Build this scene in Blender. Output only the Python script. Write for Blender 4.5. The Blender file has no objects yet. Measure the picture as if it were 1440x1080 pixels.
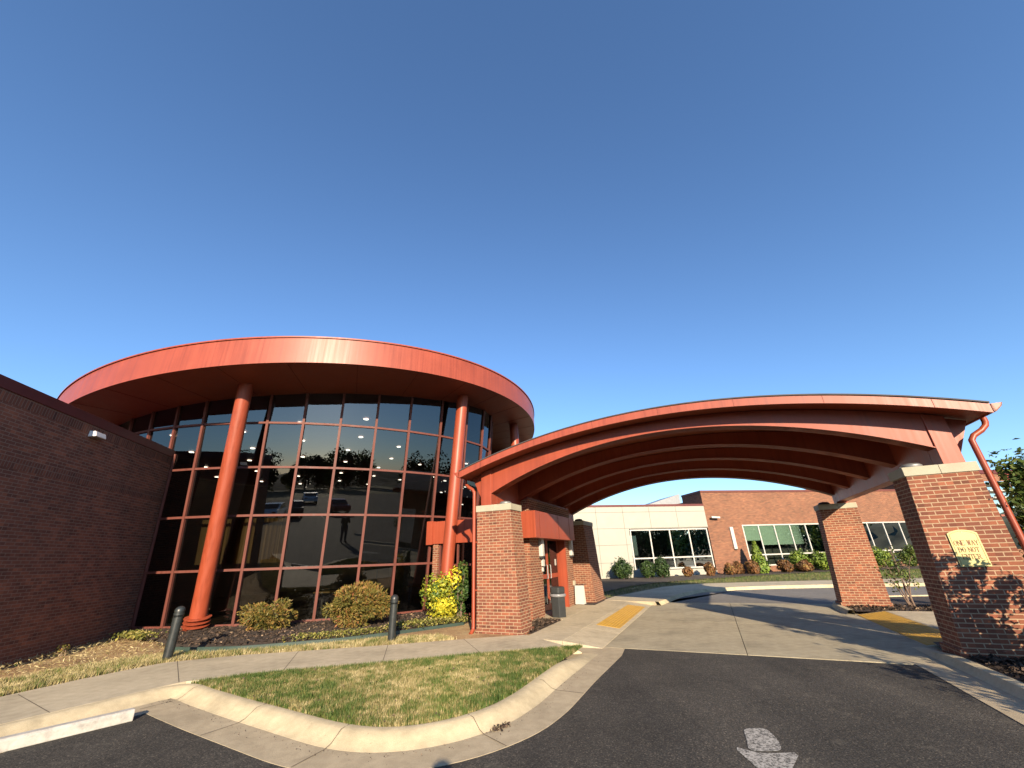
import bpy, math, random
import numpy as np
from mathutils import Vector, Matrix
random.seed(7); rng = np.random.default_rng(11)
PI = math.pi; R = math.radians
S = bpy.context.scene; COL = S.collection

# ------------------------------------------------------------------ materials
def newmat(name):
    m = bpy.data.materials.new(name); m.use_nodes = True
    nt = m.node_tree; b = nt.nodes['Principled BSDF']
    return m, nt, b
def N(nt, t, **k):
    n = nt.nodes.new(t)
    for a, v in k.items():
        if a in n.inputs: n.inputs[a].default_value = v
        else: setattr(n, a, v)
    return n
def ramp(nt, fac, stops):
    r = nt.nodes.new('ShaderNodeValToRGB'); nt.links.new(fac, r.inputs[0])
    e = r.color_ramp.elements
    while len(e) < len(stops): e.new(0.5)
    for i, (p, c) in enumerate(stops):
        e[i].position = p; e[i].color = (*c, 1)
    return r.outputs[0]
def mix(nt, fac, a, b, mode='MIX'):
    n = nt.nodes.new('ShaderNodeMix'); n.data_type = 'RGBA'; n.blend_type = mode
    for i, x in ((0, fac), (6, a), (7, b)):
        if hasattr(x, 'is_linked'): nt.links.new(x, n.inputs[i])
        elif isinstance(x, (int, float)): n.inputs[i].default_value = x
        else: n.inputs[i].default_value = (*x, 1)
    return n.outputs[2]
def noise(nt, scale, detail=4, coord=None, rough=.6):
    n = N(nt, 'ShaderNodeTexNoise', Scale=scale, Detail=detail, Roughness=rough)
    nt.links.new(coord or pos(nt), n.inputs['Vector']); return n.outputs['Fac']
def pos(nt):
    for n in nt.nodes:
        if n.type == 'NEW_GEOMETRY': return n.outputs['Position']
    return nt.nodes.new('ShaderNodeNewGeometry').outputs['Position']
def bump(nt, b, h, strength=.3, dist=.01):
    n = N(nt, 'ShaderNodeBump', Strength=strength, Distance=dist)
    nt.links.new(h, n.inputs['Height']); nt.links.new(n.outputs[0], b.inputs['Normal'])
def vary(name, c, rough=.6, amt=.25, scale=3, metallic=0, bstr=0, bscale=60, spec=.5, fine=0):
    """plain surface with soft large and small variation of its own colour"""
    m, nt, b = newmat(name)
    f = noise(nt, scale, 6)
    lo = tuple(x * (1 - amt) for x in c); hi = tuple(min(1, x * (1 + amt)) for x in c)
    col = ramp(nt, f, [(.3, lo), (.7, hi)])
    if fine:
        f2 = noise(nt, bscale, 3)
        col = mix(nt, 1.0, col, ramp(nt, f2, [(.3, (1 - fine,) * 3), (.7, (1 + 0 * fine,) * 3)]), 'MULTIPLY')
    nt.links.new(col, b.inputs['Base Color'])
    b.inputs['Roughness'].default_value = rough; b.inputs['Metallic'].default_value = metallic
    b.inputs['Specular IOR Level'].default_value = spec
    if bstr: bump(nt, b, noise(nt, bscale, 4), bstr)
    return m
def brickmat(name, c1, c2, mortar, msize=.007, vert=False):
    m, nt, b = newmat(name)
    uv = nt.nodes.new('ShaderNodeUVMap').outputs[0]
    if vert:
        mp = N(nt, 'ShaderNodeMapping'); mp.inputs['Rotation'].default_value = (0, 0, PI / 2)
        nt.links.new(uv, mp.inputs[0]); uv = mp.outputs[0]
    br = nt.nodes.new('ShaderNodeTexBrick')
    nt.links.new(uv, br.inputs['Vector'])
    br.offset = 0 if vert else .5
    for k, v in (('Scale', 1), ('Brick Width', .2032), ('Row Height', .0677), ('Mortar Size', msize), ('Mortar Smooth', .25), ('Bias', .1)):
        br.inputs[k].default_value = v
    br.inputs['Color1'].default_value = (*c1, 1); br.inputs['Color2'].default_value = (*c2, 1); br.inputs['Mortar'].default_value = (*mortar, 1)
    # tone of single bricks, by a white noise on the brick cell, plus broad weathering
    sx = nt.nodes.new('ShaderNodeSeparateXYZ'); nt.links.new(uv, sx.inputs[0])
    def op(o, a, bb):
        n = nt.nodes.new('ShaderNodeMath'); n.operation = o
        for i, x in enumerate((a, bb)):
            if x is None: continue
            if hasattr(x, 'is_linked'): nt.links.new(x, n.inputs[i])
            else: n.inputs[i].default_value = x
        return n.outputs[0]
    row = op('FLOOR', op('DIVIDE', sx.outputs[1], .0677), None)
    colm = op('FLOOR', op('ADD', op('DIVIDE', sx.outputs[0], .2032), op('MULTIPLY', op('MODULO', row, 2), 0 if vert else .5)), None)
    cx = nt.nodes.new('ShaderNodeCombineXYZ'); nt.links.new(colm, cx.inputs[0]); nt.links.new(row, cx.inputs[1])
    wn = nt.nodes.new('ShaderNodeTexWhiteNoise'); nt.links.new(cx.outputs[0], wn.inputs['Vector'])
    tone = ramp(nt, wn.outputs['Value'], [(0, (.62, .66, .7)), (.12, (.85, .87, .88)), (.5, (1, 1, 1)), (.85, (1.15, 1.08, 1.0)), (1, (1.35, 1.3, 1.2))])
    c = mix(nt, br.outputs['Fac'], mix(nt, 1.0, br.outputs['Color'], tone, 'MULTIPLY'), br.outputs['Color'])
    st = ramp(nt, noise(nt, .8, 5), [(.3, (.86, .86, .86)), (.7, (1.08, 1.05, 1.02))])
    c = mix(nt, 1.0, c, st, 'MULTIPLY')
    c = mix(nt, 1.0, c, ramp(nt, noise(nt, 90, 2), [(.3, (.85, .85, .85)), (.7, (1.1, 1.1, 1.1))]), 'MULTIPLY')
    nt.links.new(c, b.inputs['Base Color']); b.inputs['Roughness'].default_value = .9
    b.inputs['Specular IOR Level'].default_value = .25
    inv = op('SUBTRACT', 1.0, br.outputs['Fac']); bump(nt, b, inv, .6, .006)
    return m

M = {}
M['brick'] = brickmat('pier_brick', (.238, .090, .052), (.180, .066, .042), (.37, .265, .17), .0085)
M['brick_dark'] = brickmat('wing_brick', (.265, .105, .062), (.180, .076, .050), (.29, .20, .145), msize=.0065)
M['brick_soldier'] = brickmat('soldier_brick', (.220, .088, .054), (.150, .065, .044), (.24, .168, .125), vert=True)
M['brick_far'] = brickmat('far_brick', (.222, .100, .060), (.172, .072, .046), (.29, .205, .135), msize=.006)
def redmetal(name, c, rough, amt=.1, coat=.0, metallic=.0):
    m, nt, b = newmat(name)
    f = noise(nt, 1.2, 5)
    mp = N(nt, 'ShaderNodeMapping'); mp.inputs['Scale'].default_value = (14, 14, .35); nt.links.new(pos(nt), mp.inputs[0])
    f2 = noise(nt, 1.0, 4, mp.outputs[0])
    col = ramp(nt, f, [(.3, tuple(x * (1 - amt) for x in c)), (.7, tuple(x * (1 + amt) for x in c))])
    col = mix(nt, 1.0, col, ramp(nt, f2, [(.3, (.80, .82, .84)), (.5, (1, 1, 1)), (.72, (1.08, 1.14, 1.2))]), 'MULTIPLY')
    nt.links.new(col, b.inputs['Base Color']); b.inputs['Metallic'].default_value = metallic
    rr = ramp(nt, f2, [(.3, (rough * .85,) * 3), (.7, (rough * 1.2,) * 3)]); nt.links.new(rr, b.inputs['Roughness'])
    b.inputs['Specular IOR Level'].default_value = .38; b.inputs['Coat Weight'].default_value = coat; b.inputs['Coat Roughness'].default_value = .36
    return m
M['red'] = redmetal('rust_red_metal', (.275, .054, .024), .44, coat=.05)
M['red_fascia'] = redmetal('fascia_metal', (.280, .058, .029), .46, coat=.16)
M['red_soffit'] = redmetal('soffit_metal', (.22, .060, .030), .5)
M['red_frame'] = redmetal('mullion_metal', (.125, .037, .026), .6)
M['red_dark'] = redmetal('coping_metal', (.11, .026, .023), .5)
M['seam'] = vary('seam_shadow_gap', (.10, .022, .014), .8)
M['stone'] = vary('limestone_cap', (.37, .34, .25), .85, .1, 4, bstr=.15, fine=.12)
M['white_panel'] = vary('white_wall_panel', (.335, .325, .275), .6, .04, 1.5, fine=.05)
M['white'] = vary('white_frame', (.45, .44, .40), .45, .05, 3)
M['joint_dirt'] = vary('dirt_filled_joint', (.115, .09, .06), .95, .3, 9)
M['joint'] = vary('panel_joint', (.12, .115, .10), .9)
M['black'] = vary('black_bollard_paint', (.022, .026, .026), .38, .35, 8, bstr=.05)
M['bin'] = vary('bin_plastic', (.024, .027, .028), .55, .2, 6)
M['bag'] = vary('clear_bag', (.20, .20, .21), .3, .2, 20)
M['yellow'] = vary('tactile_yellow', (.50, .29, .032), .7, .12, 5, bstr=.5, bscale=45, fine=.15)
M['sign'] = vary('pale_yellow_sign', (.47, .43, .17), .45, .04, 4)
M['signink'] = vary('sign_lettering', (.20, .08, .03), .6)
M['bark'] = vary('bark', (.16, .11, .08), .9, .3, 14, bstr=.4)
M['edging'] = vary('green_edging', (.028, .052, .042), .6, .2, 4)
M['steel'] = vary('grey_steel', (.32, .32, .31), .4, .1, 5, metallic=.6)
M['darkroof'] = vary('dark_roof', (.06, .055, .055), .8)
M['rubber'] = vary('rubber', (.02, .02, .02), .8)
M['interior'] = vary('interior_wall', (.30, .25, .18), .9, .2, .6)
M['interior_floor'] = vary('interior_floor', (.12, .10, .08), .6, .2, 1)
M['tan'] = vary('tan_panel', (.50, .36, .17), .8, .1)
M['blind'] = vary('green_grey_blind', (.40, .50, .43), .7, .08, .5)
M['lamp_white'] = vary('lamp_housing', (.75, .74, .70), .4)

def concrete(name, c, stain=.25, joint=False):
    m, nt, b = newmat(name)
    f = noise(nt, .9, 7, rough=.65); f2 = noise(nt, 7, 5); f3 = noise(nt, 160, 2)
    col = ramp(nt, f, [(.28, tuple(x * (1 - stain) for x in c)), (.5, c), (.75, tuple(x * 1.12 for x in c))])
    col = mix(nt, 1.0, col, ramp(nt, f2, [(.35, (.88, .87, .86)), (.65, (1.05, 1.05, 1.05))]), 'MULTIPLY')
    col = mix(nt, 1.0, col, ramp(nt, f3, [(.3, (.82, .82, .82)), (.6, (1.05, 1.05, 1.05))]), 'MULTIPLY')
    sp = noise(nt, 2.3, 5, rough=.75); col = mix(nt, ramp(nt, sp, [(.60, (0, 0, 0)), (.72, (.38,) * 3)]), col, tuple(x * .55 for x in c))
    sp2 = noise(nt, 24, 2); col = mix(nt, ramp(nt, sp2, [(.73, (0, 0, 0)), (.77, (.5,) * 3)]), col, tuple(x * .4 for x in c))
    nt.links.new(col, b.inputs['Base Color']); b.inputs['Roughness'].default_value = .88
    b.inputs['Specular IOR Level'].default_value = .3
    hgt = nt.nodes.new('ShaderNodeMath'); hgt.operation = 'ADD'; nt.links.new(f3, hgt.inputs[0]); nt.links.new(noise(nt, 9, 6), hgt.inputs[1])
    bump(nt, b, hgt.outputs[0], .35, .012)
    return m
M['walk'] = concrete('sidewalk_concrete', (.48, .415, .29))
M['kerb'] = concrete('kerb_concrete', (.52, .44, .285), .3)
M['gutter'] = concrete('gutter_concrete', (.42, .35, .235), .2)
M['drive'] = concrete('drive_concrete', (.37, .325, .225), .34)
M['road'] = concrete('far_road', (.20, .185, .16), .25)
def asphalt():
    m, nt, b = newmat('asphalt')
    v = N(nt, 'ShaderNodeTexVoronoi', Scale=95.0); nt.links.new(pos(nt), v.inputs['Vector'])
    f = noise(nt, .7, 7); f3 = noise(nt, 45, 4); f4 = noise(nt, 3.5, 6)
    wn = nt.nodes.new('ShaderNodeSeparateColor'); nt.links.new(v.outputs['Color'], wn.inputs[0])
    base = ramp(nt, f, [(.3, (.038, .036, .032)), (.7, (.064, .060, .053))])
    stone = ramp(nt, wn.outputs[0], [(0, (.55, .55, .55)), (.6, (1, 1, 1)), (.9, (1.5, 1.45, 1.38)), (.955, (2.0, 1.9, 1.75)), (1, (3.2, 3.0, 2.7))])
    c = mix(nt, 1.0, base, stone, 'MULTIPLY')
    c = mix(nt, ramp(nt, f4, [(.60, (0, 0, 0)), (.74, (.35,) * 3)]), c, (.16, .145, .115))
    cr = N(nt, 'ShaderNodeTexVoronoi', Scale=.42); cr.feature = 'DISTANCE_TO_EDGE'
    ds = N(nt, 'ShaderNodeMixRGB'); ds.blend_type = 'ADD'; ds.inputs[0].default_value = .35
    nz = N(nt, 'ShaderNodeTexNoise', Scale=2.2, Detail=6.0); nt.links.new(pos(nt), nz.inputs['Vector']); nt.links.new(pos(nt), ds.inputs[1]); nt.links.new(nz.outputs['Color'], ds.inputs[2]); nt.links.new(ds.outputs[0], cr.inputs['Vector'])
    c = mix(nt, ramp(nt, cr.outputs['Distance'], [(.0, (.22,) * 3), (.009, (0, 0, 0))]), c, (.016, .015, .014))
    mp = N(nt, 'ShaderNodeMapping'); mp.inputs['Rotation'].default_value = (0, 0, R(24)); mp.inputs['Scale'].default_value = (1.1, .12, 1); nt.links.new(pos(nt), mp.inputs[0])
    c = mix(nt, 1.0, c, ramp(nt, noise(nt, 1.0, 4, mp.outputs[0]), [(.35, (.8, .8, .8)), (.65, (1.18, 1.16, 1.12))]), 'MULTIPLY')
    oil = noise(nt, 1.6, 3); c = mix(nt, ramp(nt, oil, [(.70, (0, 0, 0)), (.78, (.5,) * 3)]), c, (.020, .019, .018))
    nt.links.new(c, b.inputs['Base Color']); b.inputs['Roughness'].default_value = .92
    b.inputs['Specular IOR Level'].default_value = .25
    bump(nt, b, f3, .7, .01)
    return m
M['asphalt'] = asphalt()
def paint():
    m, nt, b = newmat('worn_white_paint')
    f = noise(nt, 38, 4, rough=.75)
    c = ramp(nt, f, [(.42, (.055, .052, .047)), (.50, (.29, .28, .25)), (.66, (.46, .44, .40))])
    nt.links.new(c, b.inputs['Base Color']); b.inputs['Roughness'].default_value = .85
    return m
M['paint'] = paint()
def stoppaint():
    m, nt, b = newmat('wheel_stop_paint')
    f = noise(nt, 9, 6, rough=.7)
    c = ramp(nt, f, [(.34, (.30, .28, .25)), (.50, (.42, .40, .35)), (.7, (.50, .485, .44))])
    nt.links.new(c, b.inputs['Base Color']); b.inputs['Roughness'].default_value = .8
    bump(nt, b, f, .3, .01)
    return m
M['stop'] = stoppaint()
def dirt():
    m, nt, b = newmat('dirt_and_straw')
    f = noise(nt, 1.1, 7, rough=.7); f2 = noise(nt, 35, 5)
    c = ramp(nt, f, [(.3, (.21, .125, .065)), (.5, (.40, .255, .125)), (.7, (.50, .39, .21))])
    c = mix(nt, 1.0, c, ramp(nt, f2, [(.3, (.65, .63, .6)), (.65, (1.1, 1.1, 1.05))]), 'MULTIPLY')
    nt.links.new(c, b.inputs['Base Color']); b.inputs['Roughness'].default_value = .95
    bump(nt, b, f2, .6, .03)
    return m
M['dirt'] = dirt()
M['mulch'] = vary('mulch', (.055, .038, .027), .95, .4, 5, bstr=.9, bscale=40, fine=.5)
M['turf'] = vary('turf_soil', (.15, .13, .055), .95, .4, 2, bstr=.5, bscale=50, fine=.4)
def tinted(name, stops, rough=.55, trans=.0, spec=.3):
    m, nt, b = newmat(name)
    a = nt.nodes.new('ShaderNodeAttribute'); a.attribute_name = 'tint'
    nt.links.new(ramp(nt, a.outputs['Fac'], stops), b.inputs['Base Color'])
    b.inputs['Roughness'].default_value = rough; b.inputs['Specular IOR Level'].default_value = spec
    if trans:
        tr = nt.nodes.new('ShaderNodeBsdfTranslucent'); mx = N(nt, 'ShaderNodeMixShader'); mx.inputs[0].default_value = trans
        nt.links.new(ramp(nt, a.outputs['Fac'], stops), tr.inputs[0])
        nt.links.new(b.outputs[0], mx.inputs[1]); nt.links.new(tr.outputs[0], mx.inputs[2])
        nt.links.new(mx.outputs[0], nt.nodes['Material Output'].inputs[0])
    return m
M['grass'] = tinted('grass_blades', [(0, (.052, .095, .018)), (.36, (.10, .145, .032)), (.52, (.24, .20, .075)), (1, (.58, .49, .27))], .6, .15)
M['chips'] = tinted('mulch_chips', [(0, (.018, .013, .010)), (.6, (.060, .042, .030)), (.92, (.15, .10, .07)), (1, (.34, .24, .15))], .9)
M['leaf_bronze'] = tinted('bronze_leaves', [(0, (.05, .060, .016)), (.38, (.135, .125, .028)), (.68, (.25, .165, .042)), (1, (.30, .115, .050))], .55, .15)
M['leaf_yellow'] = tinted('yellow_green_leaves', [(0, (.06, .12, .02)), (.35, (.24, .28, .03)), (.7, (.55, .50, .035)), (1, (.68, .58, .05))], .5, .2)
M['leaf_dark'] = tinted('dark_leaves', [(0, (.012, .028, .010)), (.5, (.028, .055, .016)), (1, (.06, .10, .025))], .5, .1)
M['leaf_green2'] = tinted('mid_green_leaves', [(0, (.018, .045, .012)), (.5, (.045, .09, .02)), (1, (.11, .16, .03))], .5, .15)
M['leaf_green'] = tinted('green_leaves', [(0, (.05, .10, .015)), (.5, (.13, .20, .025)), (1, (.25, .31, .05))], .5, .15)
M['leaf_orange'] = tinted('orange_red_leaves', [(0, (.06, .045, .018)), (.4, (.15, .07, .03)), (.75, (.24, .11, .04)), (1, (.28, .20, .06))], .55, .15)
M['leaf_cover'] = tinted('cover_leaves', [(0, (.06, .075, .018)), (.45, (.15, .16, .035)), (.75, (.30, .27, .06)), (1, (.40, .32, .13))], .6, .15)
M['leaf_tree'] = tinted('tree_leaves', [(0, (.03, .06, .012)), (.5, (.08, .12, .022)), (1, (.20, .20, .05))], .5, .2)
def glassmat(name, tint, refl, ior=1.6, rough=0.0):
    m, nt, b = newmat(name); nt.nodes.remove(b)
    t = nt.nodes.new('ShaderNodeBsdfTransparent'); t.inputs[0].default_value = (*tint, 1)
    g = nt.nodes.new('ShaderNodeBsdfGlossy'); g.inputs['Color'].default_value = (*refl, 1); g.inputs['Roughness'].default_value = rough
    bp = N(nt, 'ShaderNodeBump', Strength=.25, Distance=.004); nt.links.new(noise(nt, .9, 1), bp.inputs['Height']); nt.links.new(bp.outputs[0], g.inputs['Normal'])
    fr = nt.nodes.new('ShaderNodeFresnel'); fr.inputs[0].default_value = ior
    mx = nt.nodes.new('ShaderNodeMixShader')
    nt.links.new(fr.outputs[0], mx.inputs[0]); nt.links.new(t.outputs[0], mx.inputs[1]); nt.links.new(g.outputs[0], mx.inputs[2])
    nt.links.new(mx.outputs[0], nt.nodes['Material Output'].inputs[0])
    return m
M['glass'] = glassmat('dark_tinted_glass', (.28, .28, .255), (.60, .64, .68), 2.1)
M['glass_far'] = glassmat('far_window_glass', (.30, .33, .30), (.85, .9, .85), 2.0)
M['glass_blind'] = glassmat('clear_window_glass', (.72, .78, .74), (.8, .85, .8), 1.45)
M['carglass'] = vary('car_glass', (.02, .022, .025), .08)
def emit(name, c, s):
    m, nt, b = newmat(name); b.inputs['Emission Color'].default_value = (*c, 1); b.inputs['Emission Strength'].default_value = s
    return m
M['downlight'] = emit('downlight_lens', (1, .93, .80), 5)

# ------------------------------------------------------------------ mesh building
class MB:
    def __init__(s): s.v = []; s.f = []
    def add(s, vs, fs):
        o = len(s.v); s.v += [tuple(map(float, p)) for p in vs]; s.f += [tuple(i + o for i in f) for f in fs]; return s
    def quad(s, a, b, c, d): return s.add([a, b, c, d], [(0, 1, 2, 3)])
    def hexa(s, b4, t4):
        return s.add(list(b4) + list(t4), [(3, 2, 1, 0), (4, 5, 6, 7), (0, 1, 5, 4), (1, 2, 6, 5), (2, 3, 7, 6), (3, 0, 4, 7)])
    def box(s, c, sx, sy, sz, ax=None, az=0.):
        """box centred at c; optional rotation about z by az (radians)"""
        ca, sa = math.cos(az), math.sin(az); P = []
        for z in (-sz / 2, sz / 2):
            for x, y in ((-1, -1), (1, -1), (1, 1), (-1, 1)):
                X, Y = x * sx / 2, y * sy / 2
                P.append((c[0] + X * ca - Y * sa, c[1] + X * sa + Y * ca, c[2] + z))
        return s.hexa(P[:4], P[4:])
    def bar(s, a, b, w, h, up=(0, 0, 1)):
        """rectangular bar from a to b, w wide, h along 'up'"""
        a, b = Vector(a), Vector(b); d = (b - a).normalized(); u = Vector(up); sd = d.cross(u).normalized(); u = sd.cross(d).normalized()
        P = []
        for p in (a, b):
            for i, j in ((-1, -1), (1, -1), (1, 1), (-1, 1)): P.append(tuple(p + sd * (i * w / 2) + u * (j * h / 2)))
        return s.hexa(P[:4], P[4:])
    def prism(s, poly, z0, z1):
        """polygon (x,y) or (x,y,z-offset) extruded between z0 and z1"""
        n = len(poly); A = [(p[0], p[1], z0) for p in poly]; B = [(p[0], p[1], z1 + (p[2] if len(p) > 2 else 0)) for p in poly]
        ar = sum(poly[i][0] * poly[(i + 1) % n][1] - poly[(i + 1) % n][0] * poly[i][1] for i in range(n))
        if ar < 0: A.reverse(); B.reverse()
        return s.add(A + B, [tuple(range(n - 1, -1, -1)), tuple(range(n, 2 * n))] + [(i, (i + 1) % n, n + (i + 1) % n, n + i) for i in range(n)])
    def extr(s, prof, d):
        """planar 3D polygon extruded by vector d"""
        n = len(prof); A = [Vector(p) for p in prof]; B = [p + Vector(d) for p in A]
        return s.add([tuple(p) for p in A + B], [tuple(range(n - 1, -1, -1)), tuple(range(n, 2 * n))] + [(i, (i + 1) % n, n + (i + 1) % n, n + i) for i in range(n)])
    def tube(s, path, rad, seg=12, cap=True):
        P = [Vector(p) for p in path]; rs = rad if hasattr(rad, '__len__') else [rad] * len(P); o = len(s.v); up = None
        for i, p in enumerate(P):
            d = (P[min(i + 1, len(P) - 1)] - P[max(i - 1, 0)]).normalized()
            if up is None: up = Vector((0, 0, 1)) if abs(d.z) < .9 else Vector((1, 0, 0))
            a = d.cross(up).normalized(); b = a.cross(d).normalized(); up = b
            for k in range(seg):
                t = 2 * PI * k / seg; s.v.append(tuple(p + (a * math.cos(t) + b * math.sin(t)) * rs[i]))
        for i in range(len(P) - 1):
            for k in range(seg):
                k2 = (k + 1) % seg; s.f.append((o + i * seg + k, o + i * seg + k2, o + (i + 1) * seg + k2, o + (i + 1) * seg + k))
        if cap:
            s.f.append(tuple(o + k for k in range(seg - 1, -1, -1))); e = o + (len(P) - 1) * seg; s.f.append(tuple(e + k for k in range(seg)))
        return s
    def lathe(s, prof, c, seg=32):
        return s.tube([(c[0], c[1], c[2] + z) for r, z in prof], [max(r, 1e-3) for r, z in prof], seg)
    def build(s, name, mat, parent=None, smooth=None, bevel=0, origin=None):
        o = (0, 0, 0)
        if parent is not None:
            p = parent; o = Vector((0, 0, 0))
            while p: o = o + p.location; p = p.parent
        elif origin is not None: o = origin
        V = np.array(s.v, float)
        me = bpy.data.meshes.new(name)
        me.from_pydata([tuple(p) for p in V - np.array(o)], [], s.f); me.update()
        uv = me.uv_layers.new(name='UVMap')
        for p in me.polygons:
            n = p.normal
            if abs(n.z) < .85: t = Vector((0, 0, 1)).cross(n).normalized(); b = Vector((0, 0, 1))
            else: t = Vector((1, 0, 0)); b = Vector((0, 1, 0))
            for li in p.loop_indices:
                q = Vector(V[me.loops[li].vertex_index]); uv.data[li].uv = (q.dot(t) + 50, q.dot(b) + 50)
        if mat is not None: me.materials.append(M[mat] if isinstance(mat, str) else mat)
        ob = bpy.data.objects.new(name, me); COL.objects.link(ob)
        if parent is not None: ob.parent = parent
        else: ob.location = o
        if smooth is not None:
            me.shade_smooth()
            md = None
            try: me.set_sharp_from_angle(angle=R(smooth))
            except Exception: pass
        if bevel:
            md = ob.modifiers.new('bevel', 'BEVEL'); md.width = bevel; md.segments = 2; md.limit_method = 'ANGLE'
        return ob
def merge(mb, ob, mat):
    """surface detail that stays inside a part's own mesh, in a second material"""
    o = Vector((0, 0, 0)); p = ob
    while p: o = o + p.location; p = p.parent
    me = ob.data; nv = len(me.vertices); V = [tuple(v.co) for v in me.vertices] + [tuple(Vector(q) - o) for q in mb.v]
    F = [tuple(f.vertices) for f in me.polygons] + [tuple(i + nv for i in f) for f in mb.f]; nf = len(me.polygons)
    n2 = bpy.data.meshes.new(me.name); n2.from_pydata(V, [], F); n2.update(); uv = n2.uv_layers.new(name='UVMap')
    for i, d in enumerate(me.uv_layers[0].data): uv.data[i].uv = d.uv
    sm = [f.use_smooth for f in me.polygons]
    for m_ in me.materials: n2.materials.append(m_)
    n2.materials.append(M[mat]); k = len(n2.materials) - 1
    for i, f in enumerate(n2.polygons):
        if i >= nf: f.material_index = k
        else: f.use_smooth = sm[i]; f.material_index = me.polygons[i].material_index
    if any(sm): n2.set_sharp_from_angle(angle=R(30))
    ob.data = n2
def tag(o, label=None, cat=None, group=None, kind=None):
    for k, v in (('label', label), ('category', cat), ('group', group), ('kind', kind)):
        if v: o[k] = v
    return o
def empty(name, loc, label, cat, group=None):
    e = bpy.data.objects.new(name, None); COL.objects.link(e); e.location = loc; e.empty_display_size = .3
    return tag(e, label, cat, group)
def struct(o): o['kind'] = 'structure'; return o
def children(o): return list(o.children)
def copy_tree(o, parent=None):
    c = o.copy(); COL.objects.link(c)
    if parent is not None: c.parent = parent
    for ch in children(o): copy_tree(ch, c)
    return c
def leafmesh(name, pts, nrm, size, mat, parent=None, tint=None, aspect=1.8, origin=(0, 0, 0), kind=None, spray=False):
    """one mesh of folded diamond leaves at pts, roughly facing nrm"""
    n = len(pts); sz = size * rng.uniform(.65, 1.35, (n, 1))
    w = rng.normal(0, 1, (n, 3)); nn = nrm + rng.normal(0, .55, (n, 3)); nn /= np.linalg.norm(nn, axis=1, keepdims=True) + 1e-9
    a = np.cross(nn, w); a /= np.linalg.norm(a, axis=1, keepdims=True) + 1e-9; b = np.cross(nn, a)
    if spray: a, nn = nn, a
    A = pts - a * sz * aspect * .5; C = pts + a * sz * aspect * .5; B = pts + b * sz * .5 + nn * sz * .15; D = pts - b * sz * .5 + nn * sz * .15
    V = np.stack([A, B, C, D], 1).reshape(-1, 3)
    o = np.zeros(3)
    p = parent
    if p is not None:
        while p: o = o + np.array(p.location); p = p.parent
    else: o = np.array(origin)
    V = V - o
    me = bpy.data.meshes.new(name); me.vertices.add(4 * n); me.vertices.foreach_set('co', V.ravel().astype(np.float32))
    me.loops.add(4 * n); me.loops.foreach_set('vertex_index', np.arange(4 * n, dtype=np.int32))
    me.polygons.add(n); me.polygons.foreach_set('loop_start', np.arange(0, 4 * n, 4, dtype=np.int32))
    me.update(calc_edges=True)
    at = me.attributes.new('tint', 'FLOAT', 'POINT'); tv = rng.uniform(0, 1, n) if tint is None else tint
    at.data.foreach_set('value', np.repeat(tv, 4).astype(np.float32))
    me.materials.append(M[mat])
    ob = bpy.data.objects.new(name, me); COL.objects.link(ob)
    if parent is not None: ob.parent = parent
    else: ob.location = o
    return ob
def lobes_cloud(c, rx, ry, rz, n, nl=14, lr=.45, shell=.6, patch=.35):
    """points of a lumpy crown: lobes spread over an ellipsoid, leaves near each lobe's skin"""
    L = rng.normal(0, 1, (nl, 3)); L /= np.linalg.norm(L, axis=1, keepdims=True); L *= rng.uniform(.35, .8, (nl, 1))
    k = rng.integers(0, nl, n); d = rng.normal(0, 1, (n, 3)); d /= np.linalg.norm(d, axis=1, keepdims=True)
    lrad = rng.uniform(.55, 1.4, nl) * lr
    P = L[k] + d * (lrad[k] * (1 - (1 - shell) * rng.uniform(0, 1, n) ** 1.5))[:, None]
    lobe_t = rng.uniform(-patch, patch, nl)
    t = np.clip(.5 + lobe_t[k] + rng.normal(0, .2, n), 0, 1)
    nr = d * .7 + P * .6
    return np.array(c) + P * np.array([rx, ry, rz]), nr, t

# ------------------------------------------------------------------ frames of reference (metres)
HC = 1.6
AZC = R(114.1)                                     # direction across the entrance canopy
UX, UY = math.sin(AZC), math.cos(AZC); VX, VY = -UY, UX
def W(u, v, z=0.): return (6.90 + UX * u + VX * v, 7.49 + UY * u + VY * v, z)
Uv, Vv = Vector((UX, UY, 0)), Vector((VX, VY, 0))
CX, CY, GR0, GK, GZ = -9.18, 22.55, 9.65, .10, .03  # flared rotunda glass: cone
def SOF(x, y): return 7.0 + .074 * (x - CX) + .023 * (y - CY)   # gently tilted soffit plane
def cone(th, z, dr=0.):
    r = GR0 + GK * (z - GZ) + dr; t = R(th)
    if th > 45: r -= .0042 * (th - 45) ** 2 if th < 80 else 5.145 - .004 * 0
    return (CX + r * math.sin(t), CY - r * math.cos(t), z)
def cone_top(th, dr=0., dz=0.):
    z = 7.0
    for _ in range(12):
        p = cone(th, z, dr); z = SOF(p[0], p[1]) + dz
    return cone(th, z, dr)
EA, EB, EC = 13.81, 10.93, (-10.59, 23.09); EAZ = R(150.5)     # roof edge ellipse
def ell(t, off=0.):
    m = (math.sin(EAZ), math.cos(EAZ)); n = (m[1], -m[0]); a, b = (EA - off) * math.cos(t), (EB - off) * math.sin(t)
    return (EC[0] + m[0] * a + n[0] * b, EC[1] + m[1] * a + n[1] * b)

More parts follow.
